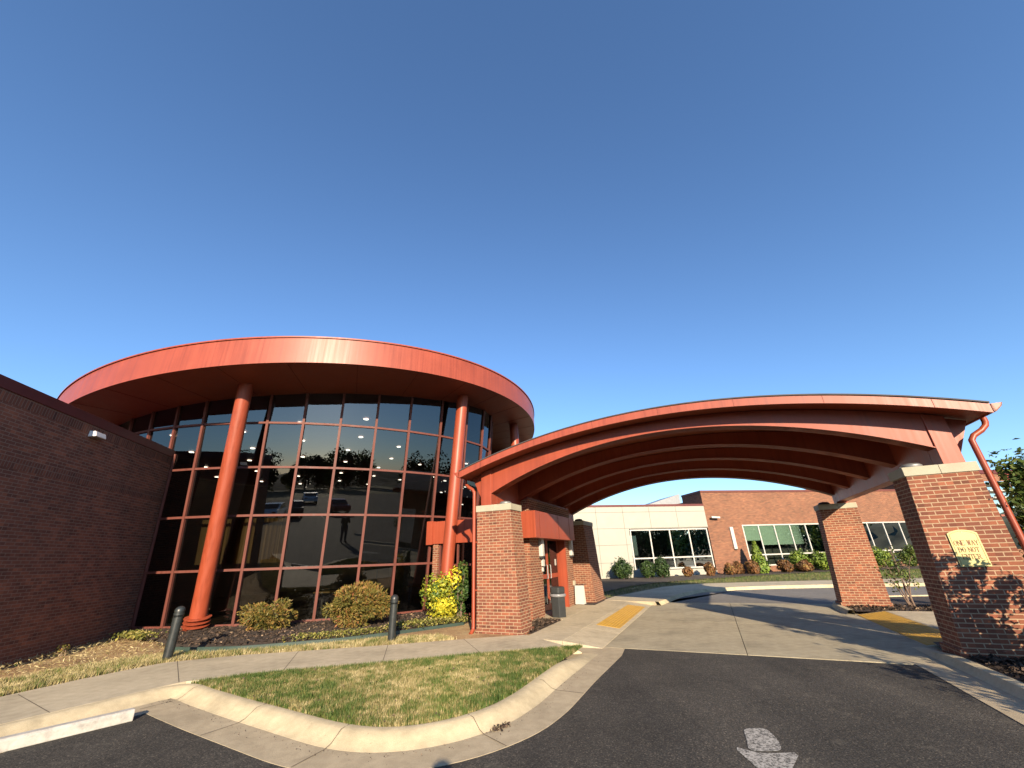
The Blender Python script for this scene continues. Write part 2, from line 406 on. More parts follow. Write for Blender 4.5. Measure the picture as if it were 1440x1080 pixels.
# ------------------------------------------------------------------ ground
def sheet(name, poly, z, mat, depth=.0):
    m = MB()
    if depth: m.prism(poly, z - depth, z)
    else:
        P = [(p[0], p[1], z + (p[2] if len(p) > 2 else 0)) for p in poly]
        ar = sum(poly[i][0] * poly[(i + 1) % len(P)][1] - poly[(i + 1) % len(P)][0] * poly[i][1] for i in range(len(P)))
        if ar < 0: P.reverse()
        m.add(P, [tuple(range(len(P)))])
    return struct(m.build(name, mat))
sheet('ground', [(-600, -600), (600, -600), (600, 600), (-600, 600)], -.30, 'turf')
sheet('asphalt_lot', [(-60, -75), (60, -75), (60, 7.3), (6.35, 7.44), (1.5, 9.72), (-60, 9.6)], -.12, 'asphalt')
# concrete drive under the canopy: slabs between joints
dv = [-.22, 3.6, 8.4]; du = [-5.6, -3.02, .12]
dm = MB()
for i in range(2):
    for j in range(2):
        a, b, c, d = du[j] + .006, du[j + 1] - .006, dv[i] + .006, dv[i + 1] - .006
        if j == 0: pass
        dm.prism([W(a, c)[:2], W(b, c)[:2], W(b, d)[:2], W(a, d)[:2]], -.28, -.114)
struct(dm.build('drive_concrete', 'drive'))
sheet('drive_bed', [W(-5.6, -.2)[:2], W(.15, -.2)[:2], W(.15, 8.4)[:2], W(-5.6, 8.4)[:2]], -.135, 'mulch')
# far road curving to the right
sheet('far_road', [W(-5.6, 8.41)[:2], (5.6, 17.0), (6.8, 19.0), (8.4, 20.7), (10.45, 21.4), (12.5, 21.4), (14.7, 21.05), (19, 20.1), (30, 18.0), (50, 14.5),
                   (50, 5), (30, 9.5), (20, 13.6), (14, 15.6), W(.15, 8.41)[:2]], -.118, 'road')
# ---- left kerb, gutter
def resample(P, n):
    P = np.array(P, float); d = np.r_[0, np.cumsum(np.hypot(*np.diff(P[:, :2], axis=0).T))]; t = np.linspace(0, d[-1], n)
    return np.stack([np.interp(t, d, P[:, i]) for i in range(P.shape[1])], 1)
def smooth(P, it=3):
    P = P.copy()
    for _ in range(it): P[1:-1] = .25 * P[:-2] + .5 * P[1:-1] + .25 * P[2:]
    return P
kb = [(-8.2, 1.6), (-6.9, 4.18), (-6.1, 5.77), (-5.42, 7.12), (-5.2, 7.36), (-4.95, 7.34), (-4.48, 7.0), (-3.62, 6.45), (-2.61, 5.84), (-2.1, 5.53), (-1.75, 5.36), (-1.39, 5.29), (-1.05, 5.36), (-.75, 5.51), (-.38, 5.85), (-.09, 6.34), (.43, 7.5), (1.2, 9.09)]
KB = smooth(resample(kb, 140), 4)
def offset(P, d):
    t = np.gradient(P, axis=0); t /= np.linalg.norm(t, axis=1, keepdims=True); return P + np.stack([t[:, 1], -t[:, 0]], 1) * d
def sweep(name, base, prof, mat, zfun=None):
    """prof: list of (offset to the right of the line, z)"""
    rows = [offset(base, o) for o, z in prof]; m = MB(); n = len(base)
    V = []
    for (o, z), r in zip(prof, rows):
        for i in range(n): V.append((r[i][0], r[i][1], z if zfun is None else zfun(i / (n - 1), o, z)))
    F = []
    for j in range(len(prof) - 1):
        for i in range(n - 1): F.append((j * n + i, (j + 1) * n + i, (j + 1) * n + i + 1, j * n + i + 1))
    m.add(V, F); return m.build(name, mat, smooth=35)
def taper(t, o, z):
    k = max(0, min(1, (t - .90) / .1)); k = k * k * (3 - 2 * k)
    return z + (-.112 - z) * k if z > -.113 else z
kerb_ob = struct(sweep('kerb', KB, [(-.02, -.3), (0, -.002), (.06, .004), (.12, -.008), (.19, -.045), (.25, -.09), (.30, -.108), (.305, -.3)], 'kerb', taper))
struct(sweep('gutter', KB, [(.298, -.3), (.302, -.109), (.60, -.1155), (.72, -.1165), (.735, -.30)], 'gutter'))
# dark joints cut across kerb and gutter
jm = MB()
for i in (12, 40, 62, 78, 92, 104, 118):
    p = KB[i]; q = offset(KB, .33)[i]; qq = offset(KB, .72)[i]; k0 = offset(KB, .02)[i]; k1 = offset(KB, .13)[i]; k2 = offset(KB, .25)[i]
    t = (KB[i + 1] - KB[i]); t = t / np.linalg.norm(t) * .005
    pts = [(k0, .006), (k1, -.004), (k2, -.085), (q, -.1065), (qq, -.1095)]
    for (a, za), (b, zb) in zip(pts[:-1], pts[1:]):
        jm.quad((a[0] - t[0], a[1] - t[1], za), (b[0] - t[0], b[1] - t[1], zb), (b[0] + t[0], b[1] + t[1], zb), (a[0] + t[0], a[1] + t[1], za))
merge(jm, kerb_ob, 'joint_dirt')
# ---- sidewalk slabs
far_e = [(-9.6, 1.5), (-7.48, 6.93), (-7.20, 7.81), (-6.72, 8.85), (-5.54, 9.33), (-4.7, 9.48), (-2.84, 9.87), (-1.01, 10.32), (.13, 10.55)]
near_e = [(-8.22, 1.6), (-6.12, 5.78), (-5.80, 6.40), (-5.25, 7.44), (-4.47, 7.66), (-3.9, 7.86), (-2.38, 8.24), (-.96, 8.65), (1.17, 9.10)]
FE, NE = resample(far_e, 61), resample(near_e, 61)
sw = MB().prism([(p[0], p[1], 0) for p in FE] + [(p[0], p[1], -.10 if i == 60 else 0) for i, p in reversed(list(enumerate(NE)))], -.3, 0.)
sw_ob = struct(sw.build('sidewalk', 'walk')); jm2 = MB()
for (x0, y0), (x1, y1) in (((-8.62, 4.1), (-7.2, 3.6)), ((-7.33, 7.02), (-5.93, 6.15)), ((-6.51, 8.93), (-5.30, 7.42)), ((-4.5, 9.5), (-3.94, 7.86)), ((-2.8, 9.88), (-2.41, 8.24)), ((-1.25, 10.27), (-.72, 8.7))):
    d = Vector((y1 - y0, x0 - x1, 0)).normalized() * .006; jm2.quad((x0 - d.x, y0 - d.y, .0012), (x0 + d.x, y0 + d.y, .0012), (x1 + d.x, y1 + d.y, .0012), (x1 - d.x, y1 - d.y, .0012))
merge(jm2, sw_ob, 'joint_dirt')
sheet('kerb_ramp', [(.95, 8.5), (1.86, 8.78), (2.06, 9.36), (1.80, 9.84), (1.1, 10.0), (.5, 9.2)], -.1168, 'gutter')
# ---- entrance walk sloping down to the drive
ew = MB()
vs = [-.35, 1.4, 3.1, 4.8, 6.4, 8.9]
for a, b in zip(vs[:-1], vs[1:]):
    for (u0, z0), (u1, z1) in (((-7.34, .0), (-6.45, -.02)), ((-6.44, -.02), (-5.61, -.112))):
        a2, b2 = a + .008, b
        ew.hexa([W(u0, a2, -.3), W(u1, a2, -.3), W(u1, b2, -.3), W(u0, b2, -.3)], [W(u0, a2, z0), W(u1, a2, z1), W(u1, b2, z1), W(u0, b2, z0)])
ew.hexa([W(-9.4, 2.45, -.3), W(-7.35, 2.45, -.3), W(-7.35, 6.0, -.3), W(-9.4, 6.0, -.3)], [W(-9.4, 2.45, .002), W(-7.35, 2.45, .001), W(-7.35, 6.0, .001), W(-9.4, 6.0, .002)])
struct(ew.build('entrance_walk', 'walk'))
# ---- far sidewalk and kerb
fs_in = [(3.3, 17.6), (4.0, 18.9), (5.2, 20.4), (7.48, 23.2), (9.0, 24.2), (10.4, 24.6), (12.0, 24.55), (14.6, 24.3), (17.5, 23.9), (30, 21.6), (50, 18)]
fs_out = [(4.9, 16.4), (5.5, 17.3), (6.7, 19.2), (8.3, 20.9), (9.4, 21.5), (10.45, 21.75), (12.5, 21.75), (14.7, 21.4), (19, 20.45), (30, 18.3), (50, 14.8)]
m = MB(); m.prism(fs_in + fs_out[::-1], -.3, .0); struct(m.build('far_sidewalk', 'walk'))
KF = resample(fs_out, 80)
struct(sweep('far_kerb', KF, [(-.01, -.2), (0, .004), (.13, .0), (.2, -.1), (.21, -.3)], 'kerb'))
# ---- right kerb
rk = [(2.0, -3.0), (4.2, 1.75), (5.2, 3.92), (6.17, 6.04), (6.5, 6.76), (6.72, 7.25), (6.85, 7.6), (7.32, 8.62)]
KR = smooth(resample(rk, 70), 3)
def taper2(t, o, z):
    k = max(0, min(1, (t - .90) / .1)); return z + (-.112 - z) * k if z > -.113 else z
struct(sweep('right_kerb', KR[::-1], [(-.02, -.3), (0, .0), (.05, .004), (.12, -.006), (.16, -.09), (.19, -.108), (.192, -.3)], 'kerb', lambda t, o, z: taper2(1 - t, o, z)))
struct(sweep('right_gutter', KR[8:-6][::-1], [(.19, -.3), (.193, -.1095), (.52, -.1155), (.62, -.1125), (.63, -.3)], 'gutter'))
rk2 = [W(.0, 5.75)[:2], W(-.02, 6.9)[:2], W(.05, 8.0)[:2], (11.2, 15.6), (12.2, 15.95), (14, 15.75), (20, 13.75), (30, 9.7)]
struct(sweep('nose_kerb', smooth(resample(rk2, 50), 2)[::-1], [(-.02, -.3), (0, .0), (.05, .004), (.12, -.006), (.16, -.09), (.19, -.108), (.192, -.3)], 'kerb'))
# ---- right side walk and beds
rw = MB()
for a, b in ((1.35, 3.5), (3.51, 5.7)):
    rw.hexa([W(.0, a, -.3), W(.70, a, -.3), W(.70, b, -.3), W(.0, b, -.3)], [W(.0, a, -.112), W(.70, a, -.005), W(.70, b, -.005), W(.0, b, -.112)])
    rw.hexa([W(.705, a, -.3), W(4.5, a, -.3), W(4.5, b, -.3), W(.705, b, -.3)], [W(.705, a, -.005), W(4.5, a, -.004), W(4.5, b, -.004), W(.705, b, -.005)])
struct(rw.build('right_walk', 'walk'))
sheet('right_bed', [(p[0] + .04, p[1] - .02) for p in KR[:-4]] + [W(.1, 1.34)[:2], W(6, 1.34)[:2], (16, 4), (16, -6), (3, -6)], -.035, 'mulch')
sheet('nose_bed', [W(.05, 5.71)[:2], W(.05, 8.0)[:2], (11.25, 15.5), (12.2, 15.85), (14, 15.65), (20, 13.65), (30, 9.6), (30, 6), W(4.6, 5.71)[:2]], -.03, 'mulch')
# ---- earth and beds by the rotunda
sheet('earth', [(-9.6, 1.5, -.1), (-7.48, 6.93, -.0), (-7.20, 7.81), (-6.72, 8.85), (-5.54, 9.33), (-4.7, 9.48), (-2.84, 9.87), (-1.01, 10.32), (.13, 10.55), W(-7.3, .0)[:2], W(-7.3, 2.4)[:2], W(-12, 2.4)[:2], (-3, 17), (-9, 15), (-11.6, 13.7), (-10.5, 9.9, -.09), (-9.3, 5.0, -.1)], -.012, 'dirt')
def blob_bed(name, poly, z, mat, amp=.04, step=.18):
    """bumpy bed following a polygon, gently crowned"""
    P = np.array(poly, float); x0, y0 = P.min(0); x1, y1 = P.max(0)
    nx, ny = int((x1 - x0) / step) + 2, int((y1 - y0) / step) + 2
    def inside(x, y):
        c = False; j = len(P) - 1
        for i in range(len(P)):
            if (P[i][1] > y) != (P[j][1] > y) and x < (P[j][0] - P[i][0]) * (y - P[i][1]) / (P[j][1] - P[i][1]) + P[i][0]: c = not c
            j = i
        return c
    def dist(x, y):
        d = 9
        for i in range(len(P)):
            a, b = P[i], P[(i + 1) % len(P)]; ab = b - a; t = max(0, min(1, ((x - a[0]) * ab[0] + (y - a[1]) * ab[1]) / (ab @ ab + 1e-9)))
            d = min(d, math.hypot(x - a[0] - ab[0] * t, y - a[1] - ab[1] * t))
        return d
    V, F, idx = [], [], {}
    for i in range(nx):
        for j in range(ny):
            x, y = x0 + i * step, y0 + j * step; ins = inside(x, y); d = dist(x, y)
            if ins or d < step:
                k = (d if ins else -d); idx[i, j] = len(V)
                V.append((x, y, z + min(.07, max(-.06, k * .35)) + (amp * (rng.random() - .5) if k > .05 else 0)))
    for i in range(nx - 1):
        for j in range(ny - 1):
            q = [(i, j), (i + 1, j), (i + 1, j + 1), (i, j + 1)]
            if all(k in idx for k in q): F.append(tuple(idx[k] for k in q))
    m = MB(); m.add(V, F); return struct(m.build(name, mat, smooth=180)), inside
bed_poly = [(-10.7, 12.75), (-10.0, 12.0), (-9.0, 11.5), (-8.1, 10.75), (-7.3, 10.30), (-6.2, 10.12), (-5.2, 10.45), (-4.2, 10.80), (-3.27, 11.35), (-2.5, 12.0), (-1.5, 12.65), (-1.45, 13.6), (-3.0, 15.4), (-5.5, 13.85), (-9.2, 13.15), (-11.0, 13.35)]
_, in_bed = blob_bed('mulch_bed', bed_poly, .01, 'mulch')
def scatter(inside, box, n):
    out = []
    while len(out) < n:
        x, y = rng.uniform(box[0], box[1]), rng.uniform(box[2], box[3])
        if inside(x, y): out.append((x, y))
    return np.array(out)
def in_poly(P):
    P = np.array(P, float)
    def f(x, y):
        c = False; j = len(P) - 1
        for i in range(len(P)):
            if (P[i][1] > y) != (P[j][1] > y) and x < (P[j][0] - P[i][0]) * (y - P[i][1]) / (P[j][1] - P[i][1]) + P[i][0]: c = not c
            j = i
        return c
    return f
def chips(name, inside, box, n, z, size=.035, lo=0., hi=1.):
    p = scatter(inside, box, n); pts = np.c_[p, z + rng.uniform(0, .045, n)]
    nr = np.tile([0, 0, 1.], (n, 1)) + rng.normal(0, .35, (n, 3))
    return tag(leafmesh(name, pts, nr, size, 'chips', tint=np.clip(rng.normal(.5, .28, n), lo, hi), aspect=2.6), kind='stuff')
tag(chips('mulch_chips', in_bed, (-11, -1.4, 10, 15.4), 9000, .05), 'dark brown bark mulch under the shrubs along the rotunda glass', 'mulch')
# small mulch beds beside the left piers
for nm, (u0, u1, v0, v1) in (('mulch_strip', (-8.1, -7.36, .2, 2.4)), ('mulch_strip', (-8.1, -7.36, 6.05, 9.0))):
    sheet(nm, [W(u0, v0)[:2], W(u1, v0)[:2], W(u1, v1)[:2], W(u0, v1)[:2]], -.002, 'mulch')
def uvbox(u0, u1, v0, v1): return in_poly([W(u0, v0)[:2], W(u1, v0)[:2], W(u1, v1)[:2], W(u0, v1)[:2]])
tag(chips('mulch_chips', uvbox(-8.05, -7.38, .25, 2.4), (-2, 3, 9, 18), 900, .0), 'dark mulch between the left front pier and the bin', 'mulch')
tag(chips('mulch_chips', in_poly([(6.3, 6.1), (6.95, 7.45), W(1.5, .0)[:2], W(2.6, -1.5)[:2], (7.6, 4.2)]), (5, 10, 3, 9), 3500, -.035, hi=.7), 'dark mulch in front of the right front pier', 'mulch')
tag(chips('mulch_chips', uvbox(.06, 3.0, 5.75, 7.3), (9, 14, 10, 16), 1200, -.03), 'dark mulch round the right rear pier', 'mulch')
# green edging strip
eg = [(-7.6, 10.12), (-7.0, 9.98), (-6.04, 9.93), (-5.2, 10.16), (-4.16, 10.52), (-3.18, 11.1), (-2.38, 11.75), (-1.5, 12.42)]
E_ = smooth(resample(eg, 60), 2)
tag(sweep('bed_edging', E_, [(-.012, -.05), (-.012, .055), (.0, .06), (.012, .055), (.012, -.05)], 'edging'), 'green plastic edging strip curving along the mulch bed', 'edging')

# ------------------------------------------------------------------ grass
def grass(name, inside, box, n, z, h, straw, label, seed_scale=1.0, lean=.5):
    p = scatter(inside, box, n); n = len(p)
    f = .6 * np.sin(p[:, 0] * 2.1 + 1.3 * np.sin(p[:, 1] * 1.7)) + .6 * np.sin(p[:, 1] * 2.9 + p[:, 0] * .8) + .9 * np.sin(p[:, 0] * 7.1 + 2 * np.sin(p[:, 1] * 4)) * np.sin(p[:, 1] * 8.3 + np.sin(p[:, 0] * 5)) + .8 * np.sin(p[:, 0] * 17 + 3 * np.sin(p[:, 1] * 9)) * np.sin(p[:, 1] * 19)
    hc = lambda c, k: np.modf(np.abs(np.sin(np.floor(p[:, 0] / c) * 12.9898 + np.floor(p[:, 1] / c) * 78.233 + k) * 43758.5453))[0] - .5
    p0 = p.copy(); p = p + rng.normal(0, .02, p.shape)
    eg_ = 0
    if name == 'lawn_grass':
        kd = np.min(np.hypot(p[:, None, 0] - KB[None, 20::3, 0], p[:, None, 1] - KB[None, 20::3, 1]), axis=1); sd = np.min(np.hypot(p[:, None, 0] - NE[None, :, 0], p[:, None, 1] - NE[None, :, 1]), axis=1)
        eg_ = -.12 * np.exp(-(kd / .55) ** 2) - .20 * np.exp(-(sd / .38) ** 2)
    t = np.clip(straw + eg_ + f * .07 + hc(.055, 0) * .42 + hc(.13, 3) * .34 + hc(.37, 7) * .22 + rng.normal(0, .10, n), 0, 1); p = p0
    hh = h * rng.uniform(.5, 1.3, n) * (1.1 - .35 * t); a = rng.uniform(0, 2 * PI, n); w = .0035 * rng.uniform(.8, 1.6, n) * (1 + h * 4)
    ld = np.stack([np.cos(a + 1.5), np.sin(a + 1.5)], 1) * (hh * rng.uniform(.1, lean * 1.6, n))[:, None]
    b1 = np.c_[p[:, 0] - np.cos(a) * w, p[:, 1] - np.sin(a) * w, np.full(n, z)]; b2 = np.c_[p[:, 0] + np.cos(a) * w, p[:, 1] + np.sin(a) * w, np.full(n, z)]
    tp = np.c_[p + ld, z + hh]
    V = np.stack([b1, b2, tp], 1).reshape(-1, 3)
    me = bpy.data.meshes.new(name); me.vertices.add(3 * n); me.vertices.foreach_set('co', V.ravel().astype(np.float32))
    me.loops.add(3 * n); me.loops.foreach_set('vertex_index', np.arange(3 * n, dtype=np.int32))
    me.polygons.add(n); me.polygons.foreach_set('loop_start', np.arange(0, 3 * n, 3, dtype=np.int32)); me.update(calc_edges=True)
    at = me.attributes.new('tint', 'FLOAT', 'POINT'); at.data.foreach_set('value', np.repeat(t, 3).astype(np.float32)); me.materials.append(M['grass'])
    ob = bpy.data.objects.new(name, me); COL.objects.link(ob); return tag(ob, label, 'grass', kind='stuff')
isl = [tuple(p) for p in KB[58:]] + [(1.1, 9.06), (-.96, 8.63), (-2.38, 8.22), (-3.9, 7.84), (-4.47, 7.64), (-5.1, 7.44)]
isl_p = [tuple(p) for p in KB if p[0] > -5.12] + [(-.96, 8.63), (-2.38, 8.22), (-3.9, 7.84), (-4.47, 7.64)]
sheet('lawn', [(p[0], p[1]) for p in isl_p], -.004, 'turf')
grass('lawn_grass', in_poly(isl_p), (-5.2, 1.3, 5.2, 9.1), 135000, -.01, .058, .53, 'patchy green and straw coloured grass on the kerbed island')
strip_p = [(-9.0, 3.0), (-7.55, 6.93), (-7.25, 7.85), (-6.78, 8.9), (-5.54, 9.38), (-4.7, 9.53), (-2.84, 9.92), (-1.4, 10.3), (-1.9, 10.9), (-3.2, 10.75), (-4.2, 10.3), (-5.3, 9.95), (-6.4, 9.72), (-7.3, 9.75), (-7.9, 9.35), (-8.4, 8.4), (-8.65, 7.6), (-9.8, 3)]
grass('dry_grass', in_poly(strip_p), (-9.9, -1.3, 3, 11), 42000, -.015, .075, .66, 'dry straw coloured grass between the sidewalk and the brick wing')
far_lawn_p = [(3.3, 17.7), (4.0, 18.95), (5.2, 20.45), (7.48, 23.25), (9.0, 24.25), (10.4, 24.65), (12.0, 24.6), (14.6, 24.35), (17.5, 23.95), (30, 21.7), (45, 18.9), (45, 27), (32, 30.5), (23.5, 32.0), (17.5, 30.2), (12, 28.0), (8, 25.9), (6, 24.0), (4.4, 21.5), (2.6, 18.5)]
sheet('far_lawn', far_lawn_p, -.005, 'turf')
grass('far_grass', in_poly(far_lawn_p), (2.5, 45, 17.6, 32), 45000, -.01, .12, .30, 'green mown grass beyond the curving far sidewalk')
fbed = [(2.6, 18.5), (4.4, 21.5), (6, 24.0), (8, 25.9), (12, 28.0), (17.5, 30.2), (23.5, 32.0), (32, 30.5), (45, 27), (45, 40), (4, 34), (2, 24)]
sheet('far_mulch_bed', fbed, .03, 'mulch')

# ------------------------------------------------------------------ brick wing on the left
WAZ = R(-12); wd = Vector((math.sin(WAZ), math.cos(WAZ), 0)); wn_ = Vector((wd.y, -wd.x, 0)); wp = Vector((-11.2, 13.5, 0))
def WL(s, d=0., z=0.): p = wp + wd * s + wn_ * d; return (p.x, p.y, z)
wing = empty('brick_wing', WL(-4), 'dark brown brick wing in shade at the left with a red metal coping', 'building')
m = MB(); m.hexa([WL(-8.6, 0, -.3), WL(.9, 0, -.3), WL(.9, -14, -.3), WL(-8.6, -14, -.3)], [WL(-8.6, 0, 4.93), WL(.9, 0, 4.93), WL(.9, -14, 4.93), WL(-8.6, -14, 4.93)])
m.build('brick_wall', 'brick_dark', wing)
m = MB(); m.hexa([WL(-8.66, .03, 4.89), WL(.95, .03, 4.89), WL(.95, -14.05, 4.89), WL(-8.66, -14.05, 4.89)], [WL(-8.66, .03, 5.11), WL(.95, .03, 5.11), WL(.95, -14.05, 5.11), WL(-8.66, -14.05, 5.11)])
m.build('coping', 'red_dark', wing, bevel=.006)
for z0, z1 in ((4.68, 4.885), (3.53, 3.735)):
    m = MB(); m.hexa([WL(-8.59, .004, z0), WL(.6, .004, z0), WL(.6, -.1, z0), WL(-8.59, -.1, z0)], [WL(-8.59, .004, z1), WL(.6, .004, z1), WL(.6, -.1, z1), WL(-8.59, -.1, z1)])
    m.build('soldier_course', 'brick_soldier', wing)
# floodlight on that wall
fl = empty('wall_floodlight', WL(-4.25, .0, 4.66), 'small white box floodlight high on the shaded brick wing', 'wall light')
m = MB(); m.extr([WL(-4.42, .0, 4.60), WL(-4.42, .0, 4.74), WL(-4.42, .13, 4.74), WL(-4.42, .17, 4.62)], wd * .34); m.build('housing', 'lamp_white', fl, bevel=.008)
m = MB(); m.extr([WL(-4.40, .02, 4.598), WL(-4.40, .02, 4.594), WL(-4.40, .155, 4.613), WL(-4.40, .155, 4.617)], wd * .30); m.build('lens', 'bag', fl)

# ------------------------------------------------------------------ rotunda
rot = empty('rotunda', (CX, CY, 0), 'glass walled rotunda with leaning red columns and a broad red disc roof', 'building')
seg = 220; T = [2 * PI * i / seg for i in range(seg)]
lowr = [(*ell(t), 0) for t in T]; FH = .842
lowr = [(x, y, SOF(x, y)) for x, y, _ in lowr]; upr = [(x, y, z + FH) for x, y, z in lowr]
m = MB(); o_in = [(*ell(t, .03), 0) for t in T]
m.add(lowr + upr, [(i, (i + 1) % seg, seg + (i + 1) % seg, seg + i) for i in range(seg)]); fas = m.build('fascia', 'red_fascia', rot, smooth=40)
m = MB()   # thin folded lip at the upper edge and fascia panel seams
lip_o = [(*ell(t, -.035), 0) for t in T]; lip_o = [(x, y, SOF(x, y) + FH + .012) for x, y, _ in lip_o]; lip_b = [(x, y, z - .045) for x, y, z in lip_o]
lip_i = [(*ell(t, .3), 0) for t in T]; lip_i = [(x, y, SOF(x, y) + FH + .018) for x, y, _ in lip_i]
m.add(lip_b + lip_o + lip_i, [(i, (i + 1) % seg, seg + (i + 1) % seg, seg + i) for i in range(seg)] + [(seg + i, seg + (i + 1) % seg, 2 * seg + (i + 1) % seg, 2 * seg + i) for i in range(seg)])
m.build('lip', 'red', fas, smooth=30)
m = MB()
for t in np.arange(0, 2 * PI, 2 * PI / 24):
    x, y = ell(t, -.002); x2, y2 = ell(t + .0006, -.002); z = SOF(x, y)
    m.bar((x, y, z + .01), (x, y, z + FH - .05), .006, .006)
merge(m, fas, 'seam')
m = MB(); m.add([(*ell(t, .2), 0) for t in T], [tuple(range(seg))]); m.v = [(x, y, SOF(x, y) + FH - .02) for x, y, _ in m.v]; m.build('roof', 'darkroof', rot)
m = MB(); n_r = 8; V = []; F = []
for k in range(n_r + 1):
    for t in T:
        x, y = ell(t); x, y = EC[0] + (x - EC[0]) * (1 - k / n_r * .999), EC[1] + (y - EC[1]) * (1 - k / n_r * .999); V.append((x, y, SOF(x, y)))
for k in range(n_r):
    for i in range(seg): j = (i + 1) % seg; F.append((k * seg + i, (k + 1) * seg + i, (k + 1) * seg + j, k * seg + j))
m.add(V, F); sof = m.build('soffit', 'red_soffit', rot)
m = MB()
for th in np.arange(-100, 130, 8.5):
    a = cone_top(th + 2, .1, -.003); b = None
    t = R(th + 2)
    for r in np.arange(10.4, 15, .02):
        x, y = CX + r * math.sin(t), CY - r * math.cos(t)
        best = None
        vx, vy = x - EC[0], y - EC[1]; mm = (math.sin(EAZ), math.cos(EAZ)); nn = (mm[1], -mm[0])
        if ((vx * mm[0] + vy * mm[1]) / EA) ** 2 + ((vx * nn[0] + vy * nn[1]) / EB) ** 2 > .995: b = (x, y, SOF(x, y) - .003); break
    if b: m.bar(a, b, .014, .005)
merge(m, sof, 'seam')
# curtain wall
cw = MB()
ths = [-79, -72.8, -66.6, -60.4, -54.2, -48, -41.9, -35.8, -29.7, -23.6, -17.3, -11.2, -5.35, .5, 6.4, 12.55, 18.9, 25.3, 31.7, 38.5, 45.0, 50.6, 55.5, 60.5, 65.5, 71, 77, 83, 90.5, 97, 103.5, 110, 116.5]
rows = [1.525, 3.03, 4.475, 5.90]
for a, b in zip(ths[:-1], ths[1:]):
    zz = [GZ] + rows
    for z0, z1 in zip(zz[:-1], zz[1:]): cw.quad(cone(a, z0), cone(b, z0), cone(b, z1), cone(a, z1))
    cw.quad(cone(a, 5.90), cone(b, 5.90), cone_top(b, 0, .02), cone_top(a, 0, .02))
curt = cw.build('curtain_wall', 'glass', rot)
for th in ths:
    p = Vector(cone(th, 0.)); c = Vector((CX, CY, 0)); out = (p - c).normalized()
    a = Vector(cone(th, .0, .015)); b = Vector(cone_top(th, .015, .01)); MB().bar(a, b, .075, .10, out).build('vertical_mullion', 'red_frame', curt)
for z in [.07] + rows:
    m = MB(); hh = .065 if z > .1 else .12; V = []
    for th in ths:
        for dr, dz in ((-.033, -hh / 2), (.057, -hh / 2), (.057, hh / 2), (-.033, hh / 2)):
            q = cone(th, z, dr); V.append((q[0], q[1], z + dz))
    m.add(V, [(4 * i + k, 4 * i + (k + 1) % 4, 4 * i + 4 + (k + 1) % 4, 4 * i + 4 + k) for i in range(len(ths) - 1) for k in range(4)]); m.build('horizontal_mullion', 'red_frame', curt)
# frame along the brick wing
m = MB(); pts = []
for z in np.linspace(0, 5.0, 12):
    # where the wing's face meets the cone
    for s in np.arange(-4, 4, .005):
        q = WL(s, .05, z); r = math.hypot(q[0] - CX, q[1] - CY)
        if r <= GR0 + GK * (z - GZ) + .02: pts.append(q); break
m.tube(pts, .045, 8); m.build('edge_frame', 'red_frame', curt)
# columns (lean outwards with the glass), each with four collar rings
def col_(base, top):
    b, t = Vector(base), Vector(top); d = (t - b).normalized()
    c = MB().tube([tuple(b), tuple(t)], .205, 40).build('column', 'red', rot, smooth=40)
    m = MB()
    for k in range(4):
        z = .05 + k * .095; p = b + d * z; q = b + d * (z + .042)
        m.tube([tuple(p), tuple(p + d * .012), tuple(q - d * .012), tuple(q)], [.215, .315, .315, .215], 40)
    m.build('collar', 'red', c, smooth=40); return c
col_((-8.85, 12.52, .02), (-8.33, 11.34, 6.84)); P3 = lambda r, th, z: (CX + r * math.sin(R(th)), CY - r * math.cos(R(th)), z)
col_(P3(10.8, 39.0, .02), (-1.91, 14.23, 7.38)); col_(P3(10.2, 68.0, .02), P3(9.95, 67.5, 7.6)); col_(P3(10.2, 95, .02), P3(9.95, 95, 7.6)); 
# interior shell
m = MB(); iv = []
for i, th in enumerate(np.linspace(100, 300, 41)):
    t = R(th); iv.append((CX + 8.9 * math.sin(t), CY - 8.9 * math.cos(t)))
V = [(x, y, .02) for x, y in iv] + [(x, y, SOF(x, y) - .05) for x, y in iv]; n = len(iv)
m.add(V, [(i, i + 1, n + i + 1, n + i) for i in range(n - 1)]); m.build('inner_wall', 'interior', rot)
m = MB(); m.add([(CX + 9.6 * math.sin(t), CY - 9.6 * math.cos(t), .025) for t in T], [tuple(range(seg - 1, -1, -1))]); m.build('floor', 'interior_floor', rot)
# inner drapes hung behind the lower glass
m = MB()
for a, b, z0, z1 in ((-4.6, 5.8, 1.7, 3.0), (7.2, 12.0, 1.7, 3.0)):
    n = 60; V = []
    for i in range(n + 1):
        th = a + (b - a) * i / n; d = -.55 + .06 * math.sin(i * 1.9)
        V += [cone(th, z0, d), cone(th, z1, d)]
    m.add(V, [(2 * i, 2 * i + 2, 2 * i + 3, 2 * i + 1) for i in range(n)])
m.build('drape', 'tan', rot, smooth=60)
# recessed downlights
first = None; k = 0
for i in range(-3, 4):
    for j in range(-3, 4):
        x, y = CX + i * 2.5 + (.6 if j % 2 else -.5), CY + j * 2.45 + (.4 if i % 2 else 0)
        if math.hypot(x - CX, y - CY) > 8.6 or (x - CX > 4.2 and y - CY > -6.5) or x - CX > 5.6: continue
        z = SOF(x, y) - .03
        if first is None:
            dl = MB().lathe([(.10, -.005), (.10, .012)], (x, y, z), 14).build('downlight', 'downlight', origin=(x, y, z)); first = dl
            tag(dl, 'small round ceiling downlight glowing inside the rotunda', 'ceiling light', 'downlights in the rotunda ceiling')
        else:
            dl = first.copy(); COL.objects.link(dl); dl.location = (x, y, z)
